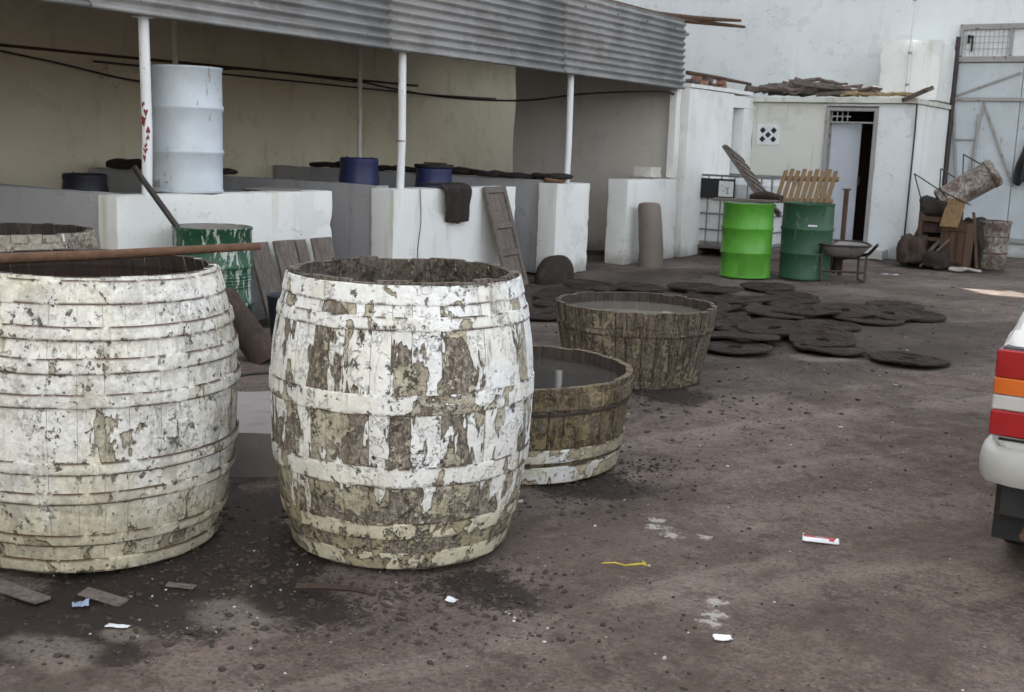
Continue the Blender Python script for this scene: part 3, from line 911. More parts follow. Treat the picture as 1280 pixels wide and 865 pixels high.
# ------------------------------------------------------------------ barrels and tubs
def profile_r(prof, z):
    for (z0, r0), (z1, r1) in zip(prof, prof[1:]):
        if z <= z1:
            t = (z - z0) / (z1 - z0)
            return r0 + (r1 - r0) * t
    return prof[-1][1]


def smooth_prof(prof, n):
    P = [prof[0]] + list(prof) + [prof[-1]]
    out = []
    z0, z1 = prof[0][0], prof[-1][0]
    for i in range(n + 1):
        z = z0 + (z1 - z0) * i / n
        for k in range(1, len(P) - 2):
            if P[k][0] <= z <= P[k + 1][0] + 1e-9:
                t = (z - P[k][0]) / (P[k + 1][0] - P[k][0])
                a, b, c, d_ = (P[k - 1][1], P[k][1], P[k + 1][1], P[k + 2][1])
                r_ = .5 * (2 * b + (c - a) * t + (2 * a - 5 * b + 4 * c - d_) * t * t + (3 * b - a - 3 * c + d_) * t ** 3)
                out.append((z, r_)); break
    return out


def barrel(name, label, cat, loc, prof, nst, hoops, mats, thick=.034, rimjit=.004, liquid=None, rotz=0.0, tilt=(0, 0), rows=16, seed=1, group=None, lipcut=.0, joint=1.0):
    rn = random.Random(seed)
    t = thing(name, label, cat, loc, group=group, rot=(tilt[0], tilt[1], rotz))
    P = smooth_prof(prof, rows)
    H = prof[-1][0]
    # uneven stave widths
    ws = [rn.uniform(.75, 1.25) for _ in range(nst)]
    tot = sum(ws); a = 0.0
    for k in range(nst):
        a0 = a; a1 = a + 2 * PI * ws[k] / tot; a = a1
        gap = .0016 * joint / prof[0][1]
        rj = rn.uniform(-.0018, .0018); top = rn.uniform(-rimjit, rimjit * .4)
        cut = rn.uniform(0, lipcut)
        us = [a0 + gap, a0 + (a1 - a0) * .10, (a0 + a1) / 2, a1 - (a1 - a0) * .10, a1 - gap]
        ins = [-.0035 * joint, 0, .0006, 0, -.0035 * joint]
        vs, fs = [], []
        nc = len(us)
        for i, (z, r_) in enumerate(P):
            zz = z + (top if i == len(P) - 1 else 0)
            rr = r_ + rj - (cut if i == len(P) - 1 else 0) + .0015 * mn.noise(Vector((k * 3.1, z * 9, seed)))
            for u, n_ in zip(us, ins):
                vs.append(((rr + n_) * math.cos(u), (rr + n_) * math.sin(u), zz))
        nb = len(vs)
        for i, (z, r_) in enumerate(P):
            zz = z + (top if i == len(P) - 1 else 0)
            ri = r_ - thick + (cut * .5 if i == len(P) - 1 else 0)
            for u in (us[0], us[-1]):
                vs.append((ri * math.cos(u), ri * math.sin(u), zz))
        nr = len(P)
        for i in range(nr - 1):
            for c in range(nc - 1):
                fs.append((i * nc + c, i * nc + c + 1, (i + 1) * nc + c + 1, (i + 1) * nc + c))
            q = nb + i * 2
            fs.append((q + 1, q, q + 2, q + 3))
            fs.append((q, i * nc, (i + 1) * nc, q + 2))
            fs.append((i * nc + nc - 1, q + 1, q + 3, (i + 1) * nc + nc - 1))
        i = nr - 1
        nf_top = len(fs)
        fs.append(tuple(i * nc + c for c in range(nc)) + (nb + i * 2 + 1, nb + i * 2))
        fs.append(tuple(range(nc))[::-1] + (nb, nb + 1))
        so_ = MB().add(vs, fs).build('stave', mats['stave'], t, smooth=50)
        so_.data.materials.append(MT[mats.get('inner', 'barrel_in')])
        so_.data.materials.append(MT[mats.get('rim', 'barrel_in')])
        for pi, pg in enumerate(so_.data.polygons):
            if pi == nf_top:
                pg.material_index = 2
            elif pi < nf_top and pi % (nc + 2) == nc - 1:
                pg.material_index = 1
            elif 'lip' in mats and nf_top - (nc + 2) <= pi < nf_top:
                pg.material_index = 2
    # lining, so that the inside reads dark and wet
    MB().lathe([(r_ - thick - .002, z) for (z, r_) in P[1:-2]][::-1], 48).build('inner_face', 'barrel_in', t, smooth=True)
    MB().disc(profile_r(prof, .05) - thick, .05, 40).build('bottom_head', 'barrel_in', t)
    for (z0, z1, mk, th) in hoops:
        n = 84
        vs, fs = [], []
        off0 = rn.uniform(0, 50)
        zm = (z0 + z1) / 2
        sec = [(z0, .0025), (z0, th * .8), (z0 + .003, th), (z0 + .009, th * 1.03), (zm, th * 1.05), (z1 - .009, th * 1.03), (z1 - .003, th), (z1, th * .8), (z1, .0015)]
        for (z, d_) in sec:
            for q in range(n):
                u = 2 * PI * q / n
                w = mn.noise(Vector((math.cos(u) * 2.2 + off0, math.sin(u) * 2.2, zm)))
                w2 = mn.noise(Vector((math.cos(u) * 9 + off0, math.sin(u) * 9, z * 30)))
                zz = min(H - .001, max(.001, z + .0045 * w + .0016 * w2))
                rr = profile_r(P, max(.0, zz)) + d_ + .0012 * w2
                vs.append((rr * math.cos(u), rr * math.sin(u), zz))
        for i in range(len(sec) - 1):
            for q in range(n):
                fs.append((i * n + q, i * n + (q + 1) % n, (i + 1) * n + (q + 1) % n, (i + 1) * n + q))
        ho = MB().add(vs, fs).build('hoop', mats[mk], t, smooth=60)
        at = ho.data.attributes.new('edge', 'FLOAT', 'POINT')
        ew = [1, 1, .85, .1, 0, .1, .85, 1, 1]
        at.data.foreach_set('value', [ew[i] for i in range(len(sec)) for q in range(n)])
    if liquid:
        z, mk = liquid
        MB().disc(profile_r(P, z) - thick - .003, z, 56).build('liquid', mk, t)
    return t


# large left barrel, thick whitewash and many hoops
barrel('barrel', 'large thickly whitewashed barrel with many hoops and a pole across it', 'barrel', (-3.45, 2.55, .0),
       [(0, .440), (.15, .482), (.35, .508), (.52, .516), (.70, .508), (.85, .480), (.93, .455), (.985, .438)], 38,
       [(.90, .975, 'hoop', .006), (.79, .835, 'hoop', .0095), (.685, .735, 'hoop', .0095), (.575, .62, 'hoop', .0095), (.355, .398, 'hoop', .0095),
        (.255, .295, 'hoop', .0095), (.105, .145, 'hoop', .0095), (.004, .052, 'hoop', .012)],
       {'stave': 'barrel_old', 'hoop': 'barrel_old_hoop'}, liquid=(.925, 'water_dark'), seed=11, rimjit=.003, lipcut=.012, joint=.3, tilt=(R(-.6), R(.9)))
# middle barrel, flaking
barrel('barrel', 'empty whitewashed barrel with flaking paint and broken dark rim', 'barrel', (-2.555, 3.235, .0),
       [(0, .390), (.13, .430), (.33, .463), (.55, .475), (.72, .468), (.86, .445), (.99, .412)], 36,
       [(.918, .980, 'hoop', .007), (.835, .880, 'hoop', .0062), (.560, .628, 'hoop', .0062), (.312, .380, 'hoop', .0062), (.120, .178, 'hoop', .0062),
        (.004, .066, 'hoop', .0062)],
       {'stave': 'barrel_flake', 'hoop': 'barrel_flake_hoop', 'rim': 'rim_grey', 'inner': 'rim_grey', 'lip': 'rim_grey'}, seed=5, rimjit=.008, lipcut=.012, joint=.35, rotz=.3)
# barrel at the back left, only its top seen
barrel('barrel', 'grey limed barrel half hidden behind the large left barrel', 'barrel', (-5.62, 3.72, .0),
       [(0, .40), (.2, .44), (.45, .455), (.7, .44), (.90, .405)], 30,
       [(.80, .86, 'hoop', .0062), (.62, .67, 'hoop', .0062), (.2, .25, 'hoop', .0062)],
       {'stave': 'barrel_back', 'hoop': 'barrel_back'}, liquid=(.80, 'water_dark'), seed=21)
# near tub
barrel('tub', 'sawn-off mossy wooden tub of water with two cream hoops at its foot', 'tub', (-2.83, 4.40, 0),
       [(0, .495), (.12, .520), (.28, .545), (.435, .560)], 38,
       [(.335, .405, 'stave', .009), (.314, .328, 'iron', .005), (.098, .158, 'hoop', .010), (.004, .082, 'hoop', .012)],
       {'stave': 'tub_wood', 'hoop': 'tub_hoop', 'rim': 'tub_wood', 'iron': 'hoop_iron'}, liquid=(.375, 'water'), seed=31, rimjit=.006, thick=.03, rows=9)
# far tub
barrel('tub', 'wider dark-stained wooden tub of water next to the black mats', 'tub', (-3.237, 6.45, 0),
       [(0, .425), (.15, .455), (.32, .485), (.485, .508)], 38,
       [(.335, .375, 'stave', .008), (.01, .06, 'stave', .010)],
       {'stave': 'tub_dark', 'hoop': 'tub_dark', 'rim': 'tub_dark'}, liquid=(.425, 'water_pale'), seed=41, rimjit=.008, thick=.03, rows=9)

# pole across the big barrel
t = MB().tube([(-4.02, 1.98, .965), (-3.72, 2.30, .985), (-3.42, 2.64, 1.006), (-3.07, 3.03, 1.042)], [.022, .020, .018, .014], 14)
tag(t.build('wooden_pole', 'pole_wood', origin='base', smooth=True), 'brown wooden pole lying across the large left barrel', 'pole')


# ------------------------------------------------------------------ drums
def drum(name, label, loc, r, h, mat, rolls, lid='closed', lidmat=None, rotz=0.0, tilt=(0, 0), group=None, dent=.004):
    t = thing(name, label, 'drum', loc, group=group, rot=(tilt[0], tilt[1], rotz))
    prof = [(r - .012, .0), (r + .004, .004), (r + .005, .018), (r - .002, .024)]
    for z in rolls:
        prof += [(r, z - .024), (r + .010, z - .010), (r + .012, z), (r + .010, z + .010), (r, z + .024)]
    prof += [(r - .002, h - .024), (r + .005, h - .018), (r + .005, h - .002), (r - .006, h), (r - .012, h - .003)]
    MB().lathe(prof, 56, dent, seed=loc[1]).build('shell', mat, t, smooth=50)
    if lid == 'closed':
        MB().lathe([(r - .009, h - .004), (r - .016, h - .020), (r - .05, h - .018), (.0005, h - .016)], 48).build('lid', lidmat or mat, t, smooth=50)
        MB().lathe([(.028, h - .018), (.028, h - .006), (.022, h - .004), (.0005, h - .004)], 16,
                   mtx=Matrix.Translation((r * .6, 0, 0))).build('bung', 'iron', t, smooth=50)
    else:
        MB().lathe([(r - .012, h - .003), (r - .014, h - .12), (r - .014, .03)], 48, dent, seed=loc[1]).build('inner_wall', lidmat or mat, t, smooth=50)
        MB().disc(r - .014, h - .06 if lid == 'full' else .03, 40).build('contents', lidmat or mat, t)
    return t


wd = drum('drum', 'tall glossy white drum standing on the low wall', (-6.76, 5.93, 1.0), .255, .915, 'white_enamel', (.30, .62), lidmat='white_enamel', dent=.0015)
for k in range(9):
    a = R(-118 + k * 3.2)
    MB().box((-.002, -.0015, 0), (.002, .0015, .05 + .02 * rnd.random()), Matrix.Translation((.2585 * math.cos(a), .2585 * math.sin(a), .035)) @ Matrix.Rotation(a + PI / 2, 4, 'Z'), ch=.0003).build('scuff_mark', 'gate_bar', wd)
m = MB().lathe([(.0005, 0), (.20, 0), (.235, .006), (.24, .014), (.23, .018), (.19, .014), (.0005, .016)], 40, .004)
o = m.build('round_lid', 'concrete', smooth=50); o.location = (-6.78, 6.82, .995)
tag(o, 'flat round lid lying on the low wall right of the white drum', 'lid')
gd = drum('drum', 'dark green drum with flaking paint in front of the low wall', (-6.14, 5.60, -.01), .272, .81, 'green_old', (.27, .54), lid='full', lidmat='concrete', dent=.008)
for k in range(5):
    z = .40 + k * .022
    MB().lathe([(.2725, z - .008), (.277, z), (.2725, z + .008)], 48, .006, seed=5.6).build('corrugation', 'green_old', gd, smooth=80)
drum('drum', 'bright lime green drum in front of the cage tank', (-4.98, 12.72, -.005), .29, .86, 'lime', (.29, .57), lidmat='cage', dent=.008, tilt=(0, R(-.8)))
gd2 = drum('drum', 'dull dark green drum right beside the lime green one', (-4.42, 13.15, -.005), .29, .88, 'green_dark', (.30, .58), lid='open', lidmat='green_dark', dent=.01)
MB().lathe([(.293, 0), (.296, .01), (.293, .02)], 8, a0=R(-70), a1=R(-50), mtx=Matrix.Translation((0, 0, .62))).build('painted_glint', 'label_white', gd2)  # white strip painted as a highlight on the shell
# iron pipe leaning over the post on to the green drum
m = MB().tube([(-6.43, 5.17, 1.20), (-6.41, 5.23, 1.11), (-6.25, 5.34, .84), (-6.22, 5.36, .79)], .021, 10)
tag(m.build('iron_pipe', 'iron', origin='base', smooth=True), 'dark bent iron pipe leaning between the white post and green drum', 'pipe')


def plastic_barrel(loc, r, h, label, mat, lid=None):
    t = thing('plastic_barrel', label, 'barrel', loc, group='blue plastic barrels in the shed bays')
    prof = [(r * .86, 0), (r * .95, .02), (r, .12), (r, h * .30), (r * .985, h * .32), (r, h * .34), (r, h * .72), (r * .96, h * .84), (r * .90, h * .93), (r * .92, h * .95), (r * .92, h - .01), (r * .86, h)]
    MB().lathe(prof, 36).build('body', mat, t, smooth=40)
    MB().lathe([(r * .86, h), (r * .82, h - .015), (.0005, h - .012)], 36).build('lid', mat, t, smooth=40)
    if lid:
        MB().lathe([(.0005, h + .004), (r * 1.0, h + .004), (r * 1.02, h + .02), (r * .98, h + .035), (.0005, h + .04)], 32).build('cover', lid, t, smooth=40)
        MB().box((-r * .5, -.05, h + .04), (r * .6, .06, h + .055)).build('cover_board', 'brown_wood', t)
    for s in (-1, 1):
        MB().tube([(s * r * .7, -.04, h * .92), (s * r * .78, 0, h * 1.0), (s * r * .7, .04, h * .92)], .012, 8).build('handle', mat, t, smooth=True)
    return t


plastic_barrel((-7.85, 9.15, 0), .215, 1.24, 'open-topped blue plastic barrel left of the second shed post', 'blue_plastic')
plastic_barrel((-7.30, 9.70, 0), .205, 1.16, 'blue plastic barrel with dark cover right of the second shed post', 'blue_plastic', 'black')
plastic_barrel((-9.35, 6.95, 0), .22, 1.02, 'dark blue barrel in the shadowed bay at far left', 'blue_dark')


# ------------------------------------------------------------------ cloth, sacks and mats
def lump(name, lo, hi, mat, label, cat, seed=0, n=26, amp=.03, group=None, p=3.0):
    """soft uneven heap: rounded box bent by noise"""
    m = MB()
    vs, fs = [], []
    c = [(lo[i] + hi[i]) / 2 for i in range(3)]
    h = [(hi[i] - lo[i]) / 2 for i in range(3)]
    rows = max(8, n // 2)
    for i in range(rows + 1):
        th = PI * i / rows
        for k in range(n):
            ph = 2 * PI * k / n
            d = Vector((math.sin(th) * math.cos(ph), math.sin(th) * math.sin(ph), math.cos(th)))
            q = (abs(d.x) ** p + abs(d.y) ** p + abs(d.z) ** p) ** (-1 / p)
            w = Vector([c[j] + d[j] * q * h[j] for j in range(3)])
            w += Vector(mn.noise_vector(Vector((w.x * 5 + seed, w.y * 5, w.z * 5)))) * amp
            w += Vector(mn.noise_vector(Vector((w.x * 14 + seed, w.y * 14, w.z * 14)))) * amp * .35
            w.z = max(w.z, lo[2])
            vs.append(w)
    for i in range(rows):
        for k in range(n):
            fs.append((i * n + k, (i + 1) * n + k, (i + 1) * n + (k + 1) % n, i * n + (k + 1) % n))
    m.add(vs, fs)
    return tag(m.build(name, mat, origin='base', smooth=70), label, cat, group)


# cloth hanging over the wall: draped sheet with folds
m = MB(); vs, fs = [], []
nu, nv = 22, 22
for i in range(nu + 1):
    u = i / nu
    y = 8.72 + u * .47
    for j in range(nv + 1):
        v = j / nv * .62
        fold = .022 * math.sin(u * 15 + v * 3) + .015 * mn.noise(Vector((u * 5, v * 6, 2)))
        if v < .22:
            p_ = (-6.72 + v * 1.0, y, 1.035 + fold * .4)
        elif v < .30:
            w = (v - .22) / .08 * PI / 2
            p_ = (-6.50 + .045 * math.sin(w), y, 1.035 - .045 * (1 - math.cos(w)) + fold * .2)
        else:
            dd = (v - .30) * (1.02 - .18 * abs(u - .5) - .25 * (u < .12))
            p_ = (-6.452 + fold * 1.2 + .01, y + (.04 if u < .5 else -.03) * (v - .3) * 2.2, .99 - dd)
        vs.append(p_)
for i in range(nu):
    for j in range(nv):
        fs.append((i * (nv + 1) + j, (i + 1) * (nv + 1) + j, (i + 1) * (nv + 1) + j + 1, i * (nv + 1) + j + 1)[::-1])
m.add(vs, fs)
o = m.build('hanging_sack', 'sack', origin='base', smooth=80)
so = o.modifiers.new('thick', 'SOLIDIFY'); so.thickness = .012
tag(o, 'dark brown sack draped over the white low wall beside the old door', 'sack')
for i in range(9):
    x0 = -10.3 + i * .42
    lump('folded_sack', (x0, 10.93, 1.052), (x0 + .50, 11.2, 1.052 + rnd.uniform(.05, .10)), 'sack', 'dark folded sack in the row along the partition top', 'sack', seed=i * 2, n=18, amp=.03,
         group='sacks along the partition top')
for i, (x0, w, h) in enumerate([(-10.6, .7, .10), (-9.9, .5, .16), (-9.3, .6, .06)]):
    lump('folded_sack', (x0, 8.05, 1.022), (x0 + w, 8.36, 1.022 + h), 'sack',
         ['dark folded sack lying on the far-left partition, leftmost', 'bulging dark sack on the far-left partition, middle one', 'flat dark sack on the far-left partition, nearest the drum'][i], 'sack', seed=40 + i, n=18, amp=.04)
lump('rubble_heap', (-6.72, 10.93, 1.022), (-6.52, 11.15, 1.09), 'brick', 'small heap of broken brick on the narrow white pier', 'rubble', seed=4, n=14, amp=.03)
lump('folded_mat', (-6.44, 10.25, -.27), (-6.18, 10.93, .27), 'mat', 'dark rounded folded mat leaning at the foot of the white pier', 'mat', seed=6, n=30, amp=.012, p=2.3)


def mat_mesh(seed):
    m = MB()
    prof = [(.052, -.004), (.055, .010)]
    nr = 8
    for i in range(nr):
        r0 = .06 + i * (.205 / nr)
        r1 = .06 + (i + 1) * (.205 / nr)
        hgt = .009 + (.007 if i >= nr - 2 else 0)
        prof += [(r0, hgt - .006), ((r0 + r1) / 2, hgt), (r1 - .003, hgt - .004)]
    prof += [(.272, .014), (.281, .010), (.283, .002), (.278, -.006)]
    m.lathe(prof, 40)
    m.v = [(x * (1 + .10 * mn.noise(Vector((x * 5, y * 5, seed)))) + .008 * mn.noise(Vector((x * 25, y * 25, seed))), y * (1 + .10 * mn.noise(Vector((x * 5, y * 5, seed)))) + .008 * mn.noise(Vector((x * 25, y * 25, seed + 9))),
            z + .014 * mn.noise(Vector((x * 5 + seed, y * 5, 1))) + .008 * mn.noise(Vector((x * 17, y * 17, seed)))) for (x, y, z) in m.v]
    return m


mproto = [mat_mesh(s * 4.7).build('press_mat', 'mat', smooth=60) for s in range(5)]
spots = [(-1.99, 8.36, 1.0, 0), (-2.59, 8.40, .96, 0), (-2.70, 8.58, .9, 1), (-3.13, 7.90, .98, 0), (-3.24, 8.33, .98, 1), (-3.24, 9.20, .92, 0), (-3.50, 8.83, .92, 0),
         (-3.80, 9.25, .9, 0), (-3.50, 9.75, 1.0, 1), (-3.55, 10.4, 1.05, 0), (-2.80, 10.15, 1.1, 0), (-2.72, 10.5, 1.05, 1), (-2.88, 11.35, .98, 0), (-2.52, 10.70, .95, 0),
         (-3.13, 10.62, 1.05, 1), (-3.74, 10.8, 1.0, 1), (-4.34, 11.75, 1.0, 0), (-4.9, 11.1, 1.0, 0), (-4.46, 10.5, 1.0, 0), (-4.15, 9.8, 1.0, 1), (-4.0, 10.2, 1.0, 2),
         (-2.95, 9.5, 1.0, 0), (-2.85, 8.95, .95, 1), (-3.15, 8.75, 1.0, 2), (-3.85, 8.6, .95, 1), (-3.3, 10.0, 1.0, 2), (-3.05, 10.25, 1.0, 2), (-3.9, 11.3, .95, 0),
         (-5.3, 10.6, 1.0, 0), (-5.55, 9.6, 1.05, 0), (-5.45, 9.3, 1.0, 1), (-5.2, 8.9, 1.0, 0), (-5.65, 10.2, 1.0, 1), (-4.75, 9.9, .95, 0), (-5.0, 8.3, .95, 0), (-4.55, 10.9, .95, 1),
         (-4.05, 9.3, .9, 0), (-3.55, 7.75, .9, 1)]
for i, (x, y, s_, lv) in enumerate(spots):
    o = mproto[i] if i < 5 else mproto[i % 5].copy()
    if i >= 5:
        COL.objects.link(o)
    o.location = (x, y, .012 + .018 * lv + .004 * (i % 3))
    o.rotation_euler = (rnd.uniform(-.035, .035) * (1 + lv), rnd.uniform(-.035, .035) * (1 + lv), rnd.uniform(0, 6))
    o.scale = (s_, s_, 1)
    lbm = ('black round press mat in the dark heap behind the flaking barrel' if x < -4.7 else
           'black round press mat in the scatter right behind the far tub' if (x < -3.45 and y < 10) else
           'black round press mat in the scatter nearest the lime green drum' if x < -3.45 else
           'black round press mat in the right-hand part of the scatter' if y > 9.3 else 'black round press mat along the near edge of the scatter')
    tag(o, lbm, 'mat', 'press mats: ' + lbm[22:])
mproto[0]['label'] = 'black round press mat lying alone, nearest the car'

# ------------------------------------------------------------------ leaning things along the walls
# old panelled door leaf
t = thing('old_door', 'weathered old panelled door leaf leaning on the white low wall', 'door', (0, 0, 0))
t.matrix_world = frame((-6.18, 9.44, .015), (-.04, .46, .0), (-.30, -.17, 1.0))
W, L = .44, 1.03
for nm, lo, hi in [('stile', (0, 0, 0), (.06, L, .034)), ('stile', (W - .06, 0, 0), (W, L, .034))]:
    MB().box(lo, hi).build(nm, 'grey_wood', t)
for y in (0, .32, .60, L - .065):
    MB().box((.061, y, .001), (W - .061, y + .065, .032)).build('rail', 'grey_wood', t)
for y0, y1 in ((.066, .319), (.386, .599), (.666, L - .066)):
    for k in range(3):
        x0 = .062 + k * .1055
        MB().box((x0, y0, .006), (x0 + .104, y1, .018)).build('panel_board', 'grey_wood', t)
# boards leaning behind the barrels
for i, (y0, w, lean, z) in enumerate([(6.02, .20, .22, .60), (6.25, .22, .20, .61), (6.49, .12, .20, .56), (6.63, .23, .18, .62)]):
    M4 = frame((-6.20 + .01 * i, y0 + .18, .0), (0, 1, 0), (-lean, -.30, z))
    m = MB().box((0, 0, 0), (w, .66, .028), M4)
    tag(m.build('board', 'grey_wood', origin='base'), ['wide grey board leaning by the green drum, leftmost', 'wide grey board, second from the green drum', 'narrow grey board, third from the green drum',
                                                       'grey board farthest from the green drum, behind the barrel rim'][i], 'board', 'boards leaning on the low wall')
# leaning log
m = MB(); vs, fs = [], []
P0, P1 = Vector((-5.32, 5.30, -.02)), Vector((-5.66, 5.20, .44))
dd = P1 - P0
pts = [P0 + dd * q for q in (0, .15, .4, .7, .88, .97, 1.0)]
m.tube(pts, [.105, .10, .10, .096, .085, .055, .02], 18)
m.v = [tuple(Vector(p) + Vector(mn.noise_vector(Vector(p) * 9)) * .012) for p in m.v]
tag(m.build('leaning_log', 'bark', origin='base', smooth=50), 'short brown log with rounded top leaning before the green drum', 'log')
m = MB().lathe([(.10, 0), (.125, .02), (.15, .30), (.156, .31), (.156, .325), (.145, .33), (.135, .31), (.115, .03)], 30)
o = m.build('bucket', 'blue_dark', smooth=40); o.location = (-5.72, 5.92, .0)
tag(o, 'dark blue bucket half hidden behind the flaking barrel', 'bucket')
# short column drum leaning on the wall
m = MB()
m.tube([(-6.24, 12.78, -.01), (-6.245, 12.78, .2), (-6.27, 12.775, .5), (-6.30, 12.77, .72), (-6.305, 12.77, .76)], [.155, .150, .145, .142, .125], 26)
m.v = [(x + .01 * mn.noise(Vector((x * 8, y * 8, z * 5))), y, z + (.18 * (12.78 - y) if z > .6 else 0)) for (x, y, z) in m.v]
tag(m.build('column_stump', 'stump', origin='base', smooth=50), 'round grey-brown column stump leaning on the white low wall', 'column')
# concrete step between the barrels, and hose
m = MB(); m.rough((-.28, -.16, -.01), (.28, .22, .20), .07, .01, .012, seed=12)
o = m.build('concrete_step', 'concrete', smooth=35); o.location = (-3.52, 3.55, 0); o.rotation_euler = (0, 0, R(42))
tag(o, 'grey concrete step on the ground between the two big barrels', 'step')
m = MB(); m.rough((-.45, -.5, -.01), (.45, .3, .12), .09, .012, .012, seed=15)
o = m.build('paving_slab', 'concrete', smooth=35); o.location = (-4.1, 4.05, 0); o.rotation_euler = (0, 0, R(42))
tag(o, 'low grey slab farther back between the two big barrels', 'slab')
cable([(-4.85, 4.35, .03), (-4.75, 4.55, .09), (-4.55, 4.75, .10), (-4.40, 4.95, .06), (-4.3, 5.2, .03)], .011, 'dark hose curving on the ground between the two big barrels')

# ------------------------------------------------------------------ tank cage by the low wall
tk = thing('cage_tank', 'cloudy plastic tank inside a metal tube cage by the white wall', 'tank', (-6.05, 14.75, 0))
MB().box((-.53, .06, .14), (.53, 1.0, 1.05), ch=.06).build('tank_bottle', 'bottle', tk)
pal = MB().box((-.58, 0, .10), (.58, 1.05, .135)).build('pallet_deck', 'grey_wood', tk)
for x in (-.5, 0, .5):
    MB().box((x - .06, .02, 0), (x + .06, 1.0, .098)).build('pallet_foot', 'grey_wood', pal)
xs = [-.56, -.35, -.16, .03, .22, .41, .56]
for y in (0.02, 1.04):
    for x in xs:
        MB().tube([(x, y, .13), (x, y, 1.10)], .010 if abs(x) < .5 else .014, 7).build('cage_bar', 'cage', tk, smooth=True)
for z in (.14, .36, .58, .80, 1.10):
    MB().tube([(-.56, .02, z), (.56, .02, z), (.56, 1.04, z), (-.56, 1.04, z), (-.56, .02, z)], .011 if z < 1 else .015, 7).build('cage_rail', 'cage', tk, smooth=True)
pl = MB().box((-.49, -.012, .79), (.05, -.002, 1.06), ch=.002).build('sign_plate', 'block_dark', tk)
lw = MB().box((-.18, -.02, .82), (.03, -.013, 1.03), ch=.002).build('label_card', 'label_white', pl)
for lo, hi in [((-.115, -.024, .88), (-.105, -.021, .905)), ((-.06, -.024, .86), (-.05, -.021, .93)), ((-.085, -.024, .935), (-.03, -.021, .943)), ((-.14, -.024, .96), (-.12, -.021, .968)), ((-.06, -.024, .86), (-.03, -.021, .87))]:
    MB().box(lo, hi, ch=.0008).build('printed_mark', 'label_ink', lw)

# ------------------------------------------------------------------ slatted pallets lying on the drums
t = thing('grey_pallet', 'weathered grey slatted pallet tipped up on the drums', 'pallet')
t.matrix_world = frame((-5.06, 13.50, .80), (-.60, .10, .66), (-.16, .95, -.12))
for y in (0, .30, .62):
    MB().box((0, y, 0), (.98, y + .06, .05)).build('bearer', 'grey_wood', t)
for k in range(8):
    MB().box((.02 + k * .123, -.02, -.020), (.02 + k * .123 + .070, .70, -.002)).build('slat', 'grey_wood', t)
t = thing('yellow_pallet', 'yellow-brown slatted wooden panel propped behind the dull green drum', 'pallet')
t.matrix_world = frame((-5.02, 13.62, .80), (.68, .06, .02), (.12, .45, .42))
for y in (.04, .42):
    MB().box((0, y, 0), (.70, y + .06, .035)).build('bearer', 'yellow_wood', t)
for k in range(9):
    MB().box((.005 + k * .077, 0, .037), (.005 + k * .077 + .052, .56 + .03 * (k % 2), .055)).build('slat', 'yellow_wood', t)
m = MB().box((-4.22, 13.78, 0), (-4.17, 13.83, 1.02)).box((-4.24, 13.77, 1.022), (-4.15, 13.84, 1.04))
tag(m.build('wooden_stake', 'brown_wood', origin='base'), 'dark red-brown stake standing right of the yellow slatted panel', 'stake')
m = MB().tube([(-5.2, 13.35, .89), (-4.98, 13.18, .93), (-4.74, 13.10, .905)], [.05, .06, .04], 10)
tag(m.build('wood_chunk', 'bark', origin='base', smooth=50), 'dark wood chunk lying across the two drums under the pallet', 'wood')
m = MB().box((-.38, -.06, 0), (.38, .06, .03), Matrix.Translation((-5.05, 12.78, .862)) @ Matrix.Rotation(R(20), 4, 'Z'))
tag(m.build('loose_board', 'grey_wood', origin='base'), 'dark board lying on top of the lime green drum', 'board')

# ------------------------------------------------------------------ wheelbarrow
wb = thing('wheelbarrow', 'dark iron wheelbarrow with bluish tray beside the green drum', 'wheelbarrow', (-4.06, 13.35, 0), R(24))
m = MB(); vs, fs = [], []
ringT, ringB = [], []
n = 28
for lvl, (a, b, z) in enumerate([(.31, .42, .42), (.30, .41, .41), (.22, .30, .31), (.16, .22, .28), (.0, .0, .275)]):
    for q in range(n):
        u = 2 * PI * q / n
        vs.append((a * math.copysign(abs(math.cos(u)) ** .6, math.cos(u)), b * math.copysign(abs(math.sin(u)) ** .6, math.sin(u)), z))
for i in range(4):
    for q in range(n):
        fs.append((i * n + q, i * n + (q + 1) % n, (i + 1) * n + (q + 1) % n, (i + 1) * n + q))
m.add(vs, fs)
tr = m.build('tray', 'gate_bar', wb, smooth=50)
so = tr.modifiers.new('thick', 'SOLIDIFY'); so.thickness = .006
MB().tube([(.312 * math.copysign(abs(math.cos(2 * PI * q / 28)) ** .6, math.cos(2 * PI * q / 28)), .422 * math.copysign(abs(math.sin(2 * PI * q / 28)) ** .6, math.sin(2 * PI * q / 28)), .42) for q in range(29)], .013, 8).build('tray_rim', 'iron', tr, smooth=True)
for s in (-1, 1):
    MB().tube([(s * .29, -.72, .47), (s * .27, -.3, .33), (s * .16, .2, .25), (s * .07, .62, .18)], .018, 8).build('handle_bar', 'iron', wb, smooth=True)
    MB().tube([(s * .25, -.28, .31), (s * .24, -.36, .015), (s * .20, -.10, .015), (s * .2, -.02, .29)], .016, 8).build('leg', 'iron', wb, smooth=True)
MB().tube([(-.24, -.34, .12), (.24, -.34, .12)], .013, 8).build('cross_bar', 'iron', wb, smooth=True)
wh = MB(); wh.lathe([(.10, -.025), (.17, -.03), (.185, -.015), (.19, 0), (.185, .015), (.17, .03), (.10, .025), (.10, -.025)], 28, mtx=Matrix.Translation((0, .62, .185)) @ Matrix.Rotation(PI / 2, 4, 'Y'))
w_ = wh.build('wheel', 'tyre', wb, smooth=50)
MB().lathe([(.0005, -.02), (.10, -.018), (.10, .018), (.0005, .02)], 20, mtx=Matrix.Translation((0, .62, .185)) @ Matrix.Rotation(PI / 2, 4, 'Y')).build('hub', 'rust', w_, smooth=40)

